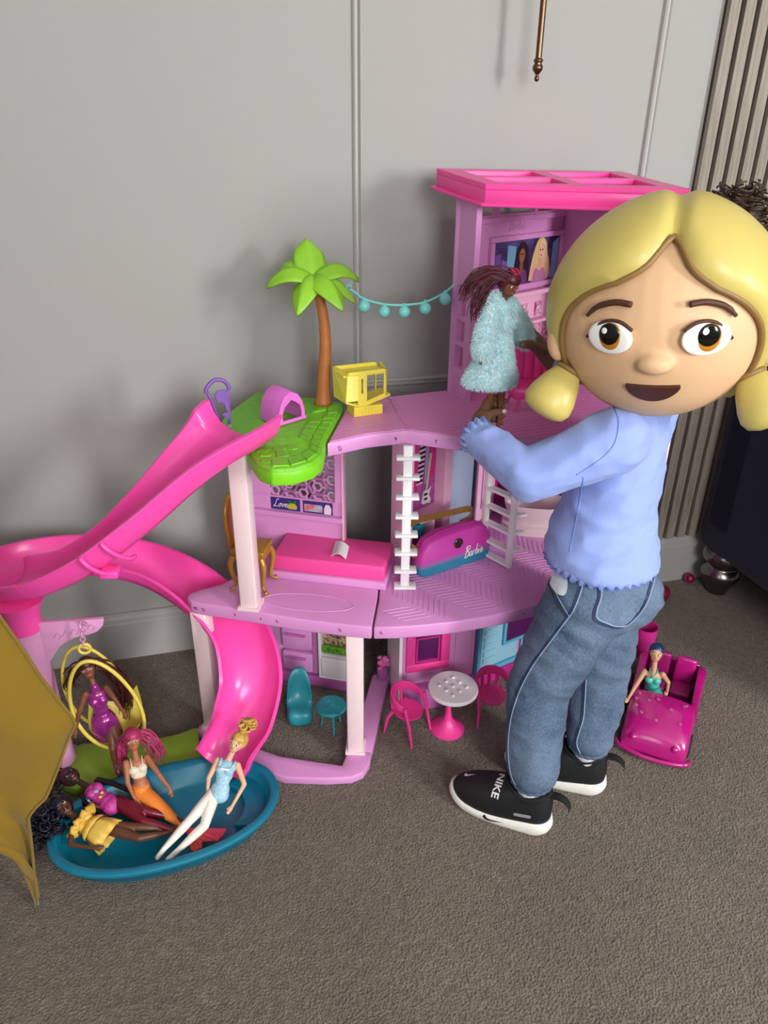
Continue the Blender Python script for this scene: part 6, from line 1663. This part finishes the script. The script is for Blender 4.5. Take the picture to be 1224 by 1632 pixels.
    patch('tick_mark', tick, T(.192, .004, .06), -X, (Y*-.5+V((0, 0, .3))).normalized(), (V((0, 0, .9))+X*.35).normalized(), m_white, tree)
    st2 = bvh(sole)
    patch('tick_mark', [(x*1.5, y) for x, y in tick], T(.130, .03, .010), -X, V((0, 0, 1)), Y, m_upper, st2)
    patch('side_badge', rrect(.034, .008, .003, 3), T(.052, .03, .050), (-X+V((0, 0, .12))).normalized(), V((0, 0, 1)), Y, mat('badge_grey', '#8f8f94', rough=.4), tree)
    return s
shoe((.604, .925, 0), (-.74, .67), 1)
shoe((.764, .992, 0), (-.80, .60), -1)
for a_ in (La, Ra):
    build('sock', MB().lathe([(.022, a_.z-.035), (.023, a_.z-.015), (.0275, a_.z+.008), (.0285, a_.z+.022), (.0265, a_.z+.024)], (a_.x, a_.y, 0), 24), m_sock, child, smooth='auto')

# --- head: oversized cartoon sticker face built solid in place of the child's own
HC = V((.739, 1.050, 1.008)); HR = .166
hf = (EYE-HC).normalized(); hs = (rt-hf*rt.dot(hf)).normalized()
hu = hs.cross(hf); hu = -hu if hu.z < 0 else hu
HMx = Matrix((hs, hf, hu)).transposed()                      # x right in view, y to viewer, z up
def hp_(a, b_, r=1.0, c=None):
    """point on the head at view offsets a (right) and b (up), in head radii"""
    q = max(0.0, 1-a*a-b_*b_)**.5
    return HC+HMx @ (V((a, q, b_))*(HR*r))
m_face = mat('face_tan', '#dcb48c', rough=.5, spec=.3, sss=.1)
mb = MB(); mb.ell(HC, (HR*1.0, HR*.96, HR*.99), M=HMx, nu=40, nv=28); mb.ell(HC-hu*.035, (HR*.90, HR*.86, HR*.80), M=HMx, nu=36, nv=24)
mb.ell(hp_(-.02, -.46, .985), (.026, .016, .016), M=HMx)
for s in (-1, 1): mb.ell(hp_(s*.93, -.28, 1.0), (.020, .020, .034), M=HMx)
head = remesh('head', mb, m_face, child, voxel=.0045, smooth=4)
m_blond = mat('hair_child_blonde', '#cdbb68', rough=.38, spec=.45, vary=.10, vscale=6); m_shade_tie = mat('hair_shade_tie', '#8a6a3a', rough=.5)
hl = [(86, .60), (100, .47), (112, .40), (130, .39), (149, .45), (160, .56), (168, .67), (178, .79), (188, .87), (200, .93), (214, .985), (225, 1.0)]
def hairline(deg):
    d = deg % 360
    if d < 86 or d > 270: d = (172-d) % 360
    if d < 86: d = 172-d
    for i in range(len(hl)-1):
        (a, r), (b2, r2) = hl[i], hl[i+1]
        if a <= d <= b2:
            p0 = hl[max(i-1, 0)][1]; p3 = hl[min(i+2, len(hl)-1)][1]; t = (d-a)/(b2-a)
            return .5*(2*r+(r2-p0)*t+(2*p0-5*r+4*r2-p3)*t*t+(3*r-p0-3*r2+p3)*t**3)
    return 1.0
mb = MB(); NP, NT = 180, 22; rows = []
for j in range(NT+1):
    row = []
    for i in range(NP):
        deg = 360*i/NP; rho = hairline(deg); th0 = math.asin(min(.999, rho)) if rho < .999 else radians(100)
        t = j/NT; th = th0+(pi-th0)*t
        part = math.exp(-((((deg-86+180) % 360)-180)/5.0)**2)*(1 if th < 2.2 else 0)
        puff = 1.045+.055*sin(pi*min(1, (th-th0)/1.1))**.7-.060*part
        if j == 0: puff = .985
        if j == 1: th = th0+.006; puff = 1.035-.05*part
        d = V((sin(th)*cos(radians(deg)), cos(th), sin(th)*sin(radians(deg))))
        row.append(HC+HMx @ (d*(HR*puff)))
    rows.append(row)
loft(mb, rows, False, True); hair = build('hair', mb, m_blond, child, smooth=True)
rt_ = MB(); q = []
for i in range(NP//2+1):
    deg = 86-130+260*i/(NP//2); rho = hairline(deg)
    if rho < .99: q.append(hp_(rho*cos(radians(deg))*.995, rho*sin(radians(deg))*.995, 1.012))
build('hairline_shadow', rt_.tube(q, .0048, 8), m_shade_tie, hair, smooth=True)  # brown strip modelling the shade along the hair edge
for s in (-1, 1):
    a0 = hp_(s*.80, -.56, 1.02); e_ = HC+HMx @ V((s*HR*1.00, HR*.30, -HR*.90)); dv = (e_-a0).normalized()
    lx = dv.cross(hf).normalized(); ly = dv.cross(lx); MM = Matrix((lx, ly, dv)).transposed()
    ln = (e_-a0).length+.022
    prof = [(.012, -.006), (.022, .002), (.032, ln*.25), (.040, ln*.55), (.042, ln*.75), (.036, ln*.90), (.020, ln*.985), (.004, ln)]
    pg = build('pigtail', MB().lathe(prof, a0, 28, M=MM, sx=1.0, sy=.75), m_blond, hair, smooth=True)
    build('hair_tie', MB().tube([a0+lx*(.020*cos(t))+ly*(.016*sin(t)) for t in [2*pi*k/20 for k in range(21)]], .005, 8, cap=False), m_shade_tie, pg, smooth=True)
m_ew = mat('eye_white', '#f7f5f2', rough=.15); m_pu = mat('pupil_black', '#0c0806', rough=.1); m_ir = mat('iris_amber', '#b97a1e', rough=.15); m_br = mat('brow_brown', '#4d2b1f', rough=.6)
def on(a, b_, lift=0.0): return hp_(a, b_, 1.0+lift)
def spot(name, a, b_, rx, rz_, m, lift, par, th=.25):
    c = on(a, b_, lift); nn = (c-HC).normalized(); ex = (hs-nn*hs.dot(nn)).normalized(); ez = ex.cross(nn); ez = -ez if ez.z < 0 else ez
    return build(name, MB().ell(c, (rx*HR, th*min(rx, rz_)*HR, rz_*HR), M=Matrix((ex, nn, ez)).transposed(), nu=24, nv=14), m, par, smooth=True)
for s in (-1, 1):
    ea, eb = -.02+s*.395, -.225
    ey = spot('eye', ea, eb, .215, .150, m_ew, -.005, head)
    spot('iris', ea+.012, eb+.010, .118, .122, m_ir, .014, ey, .22); spot('pupil', ea+.006, eb+.028, .100, .100, m_pu, .024, ey, .22); spot('glint', ea-.028, eb+.062, .028, .028, m_ew, .042, ey)  # glint is a white bead standing in for a highlight
    build('eyelid_line', MB().tube(spline([on(ea-s*.19, eb+.06, .012), on(ea-s*.08, eb+.135, .016), on(ea+s*.06, eb+.13, .016), on(ea+s*.20, eb+.0, .008)], 5), [.0028]*16, 6), m_br, ey, smooth=True)
    build('eyebrow', MB().tube(spline([on(ea-s*.165, eb+.275, .006), on(ea-s*.03, eb+.295, .008), on(ea+s*.12, eb+.26, .008), on(ea+s*.21, eb+.185, .006)], 5), [.0046]*10+[.0040]*3+[.0030]*3, 8), m_br, head, smooth=True)
# mouth: open smiling half-moon
top_e = [on(-.02+.235*t, -.665+.010*t*t, .006) for t in [k/10-1 for k in range(21)]]; bot_e = [on(-.02+.235*t, -.665-.135*(1-t*t)**.75, .006) for t in [k/10-1 for k in range(21)]]
mb = MB(); vv = top_e+bot_e; nn_ = 21; ff = [(k, k+1, nn_+k+1, nn_+k) for k in range(20)]; o = len(vv); vv += [p-(p-HC).normalized()*.006 for p in vv]; ff += [(o+k, o+nn_+k, o+nn_+k+1, o+k+1) for k in range(20)]
for k in range(20): ff += [(k, o+k, o+k+1, k+1), (nn_+k, nn_+k+1, o+nn_+k+1, o+nn_+k)]
mb.add(vv, ff); build('mouth', mb, mat('mouth_brown', '#4a2416', rough=.5), head, smooth='auto')
# dark curly puff at the back
random.seed(17); mb = MB(); pc = V((.906, 1.125, 1.140))
mb.ell(pc, .036); mb.cap(pc, pc-V((.05, .02, .05)), .034, .03)
for k in range(240):
    a, e_ = random.uniform(0, 6.28), math.asin(random.uniform(-1, 1)); c = pc+V((cos(a)*cos(e_), sin(a)*cos(e_), sin(e_)))*random.uniform(.028, .058)
    t_ = random.uniform(0, 6.28); a1 = V((cos(t_), sin(t_), random.uniform(-.7, .7))).normalized(); a2 = a1.cross(V((.3, .2, 1))).normalized(); rr = random.uniform(.006, .012)
    mb.tube([c+a1*(rr*cos(q))+a2*(rr*sin(q))+a1.cross(a2)*(.0012*q) for q in [7*i/14 for i in range(15)]], .0016, 5)
build('curly_puff', mb, mat('hair_child_dark', '#2b1e17', rough=.6, col2='#4a352a', vscale=60), child, smooth=True)

# ================================================================== mustard blanket at the left edge
m_must = mat('mustard_cloth', '#846820', rough=.9, spec=.15, sheen=.2, bump=.25, bscale=420, vary=.08, vscale=9)
blanket = thing('mustard_blanket', (-.60, .98, 0), 'mustard yellow draped cloth hanging into view at the left edge', 'blanket')
rb = [(.74, -.335), (.623, -.307), (.594, -.301), (.496, -.280), (.429, -.258), (.392, -.243), (.363, -.260), (.319, -.280), (.262, -.309), (.235, -.343), (.183, -.350), (.092, -.362), (.030, -.369), (.004, -.372)]
lb = [(.74, -.90), (.392, -.95), (.30, -.90), (.235, -.62), (.20, -.50), (.16, -.425), (.10, -.394), (.05, -.383), (.004, -.378)]
def interp(tab, z):
    for (z0, x0), (z1, x1) in zip(tab, tab[1:]):
        if z1 <= z <= z0: return x0+(x1-x0)*(z0-z)/(z0-z1)
    return tab[-1][1]
zz = [.74-.736*k/46 for k in range(47)]; rows = []
for z in zz:
    xr, xl = interp(rb, z), interp(lb, z); row = []
    for j in range(33):
        s = j/32; x = xr+(xl-xr)*s
        fold = .018*sin(s*9+z*5)+.012*sin(s*21-z*9)*(1-s*.4)+.03*s*s
        y = 1.000+fold*(.35+.65*min(1, (xr-xl)/.25))+.05*(.4-z)*(.4 if z < .4 else .9)*.6-.012*math.exp(-((z-.235)/.05)**2)
        row.append(V((x, y, z)))
    rows.append(row)
mb = MB(); vv = [p for r in rows for p in r]; o = len(vv); vv += [p+V((0, .0035, 0)) for p in vv]; ff = []; mcols = 33
for i in range(len(zz)-1):
    for j in range(mcols-1):
        a = i*mcols+j; ff += [(a, a+1, a+mcols+1, a+mcols), (o+a, o+a+mcols, o+a+mcols+1, o+a+1)]
ed = list(range(mcols))+[i*mcols+mcols-1 for i in range(1, len(zz))]+[(len(zz)-1)*mcols+j for j in range(mcols-2, -1, -1)]+[i*mcols for i in range(len(zz)-2, 0, -1)]
for i in range(len(ed)): a, b_ = ed[i], ed[(i+1) % len(ed)]; ff.append((a, o+a, o+b_, b_))
mb.add(vv, ff); build('cloth', mb, m_must, blanket, smooth=True)
hem = [V((interp(rb, z), rows[i][0].y-.001, z)) for i, z in enumerate(zz)]
build('hem', MB().tube(hem, .0026, 6), m_must, blanket, smooth=True)
flap = [rows[k][j]+V((0, -.006, 0)) for k, j in ((30, 32), (33, 20), (36, 14), (39, 9), (42, 5), (45, 2))]
build('fold_edge', MB().tube(spline(flap, 4), [.010*(1-i/26) + .002 for i in range(21)], 8), m_must, blanket, smooth=True)
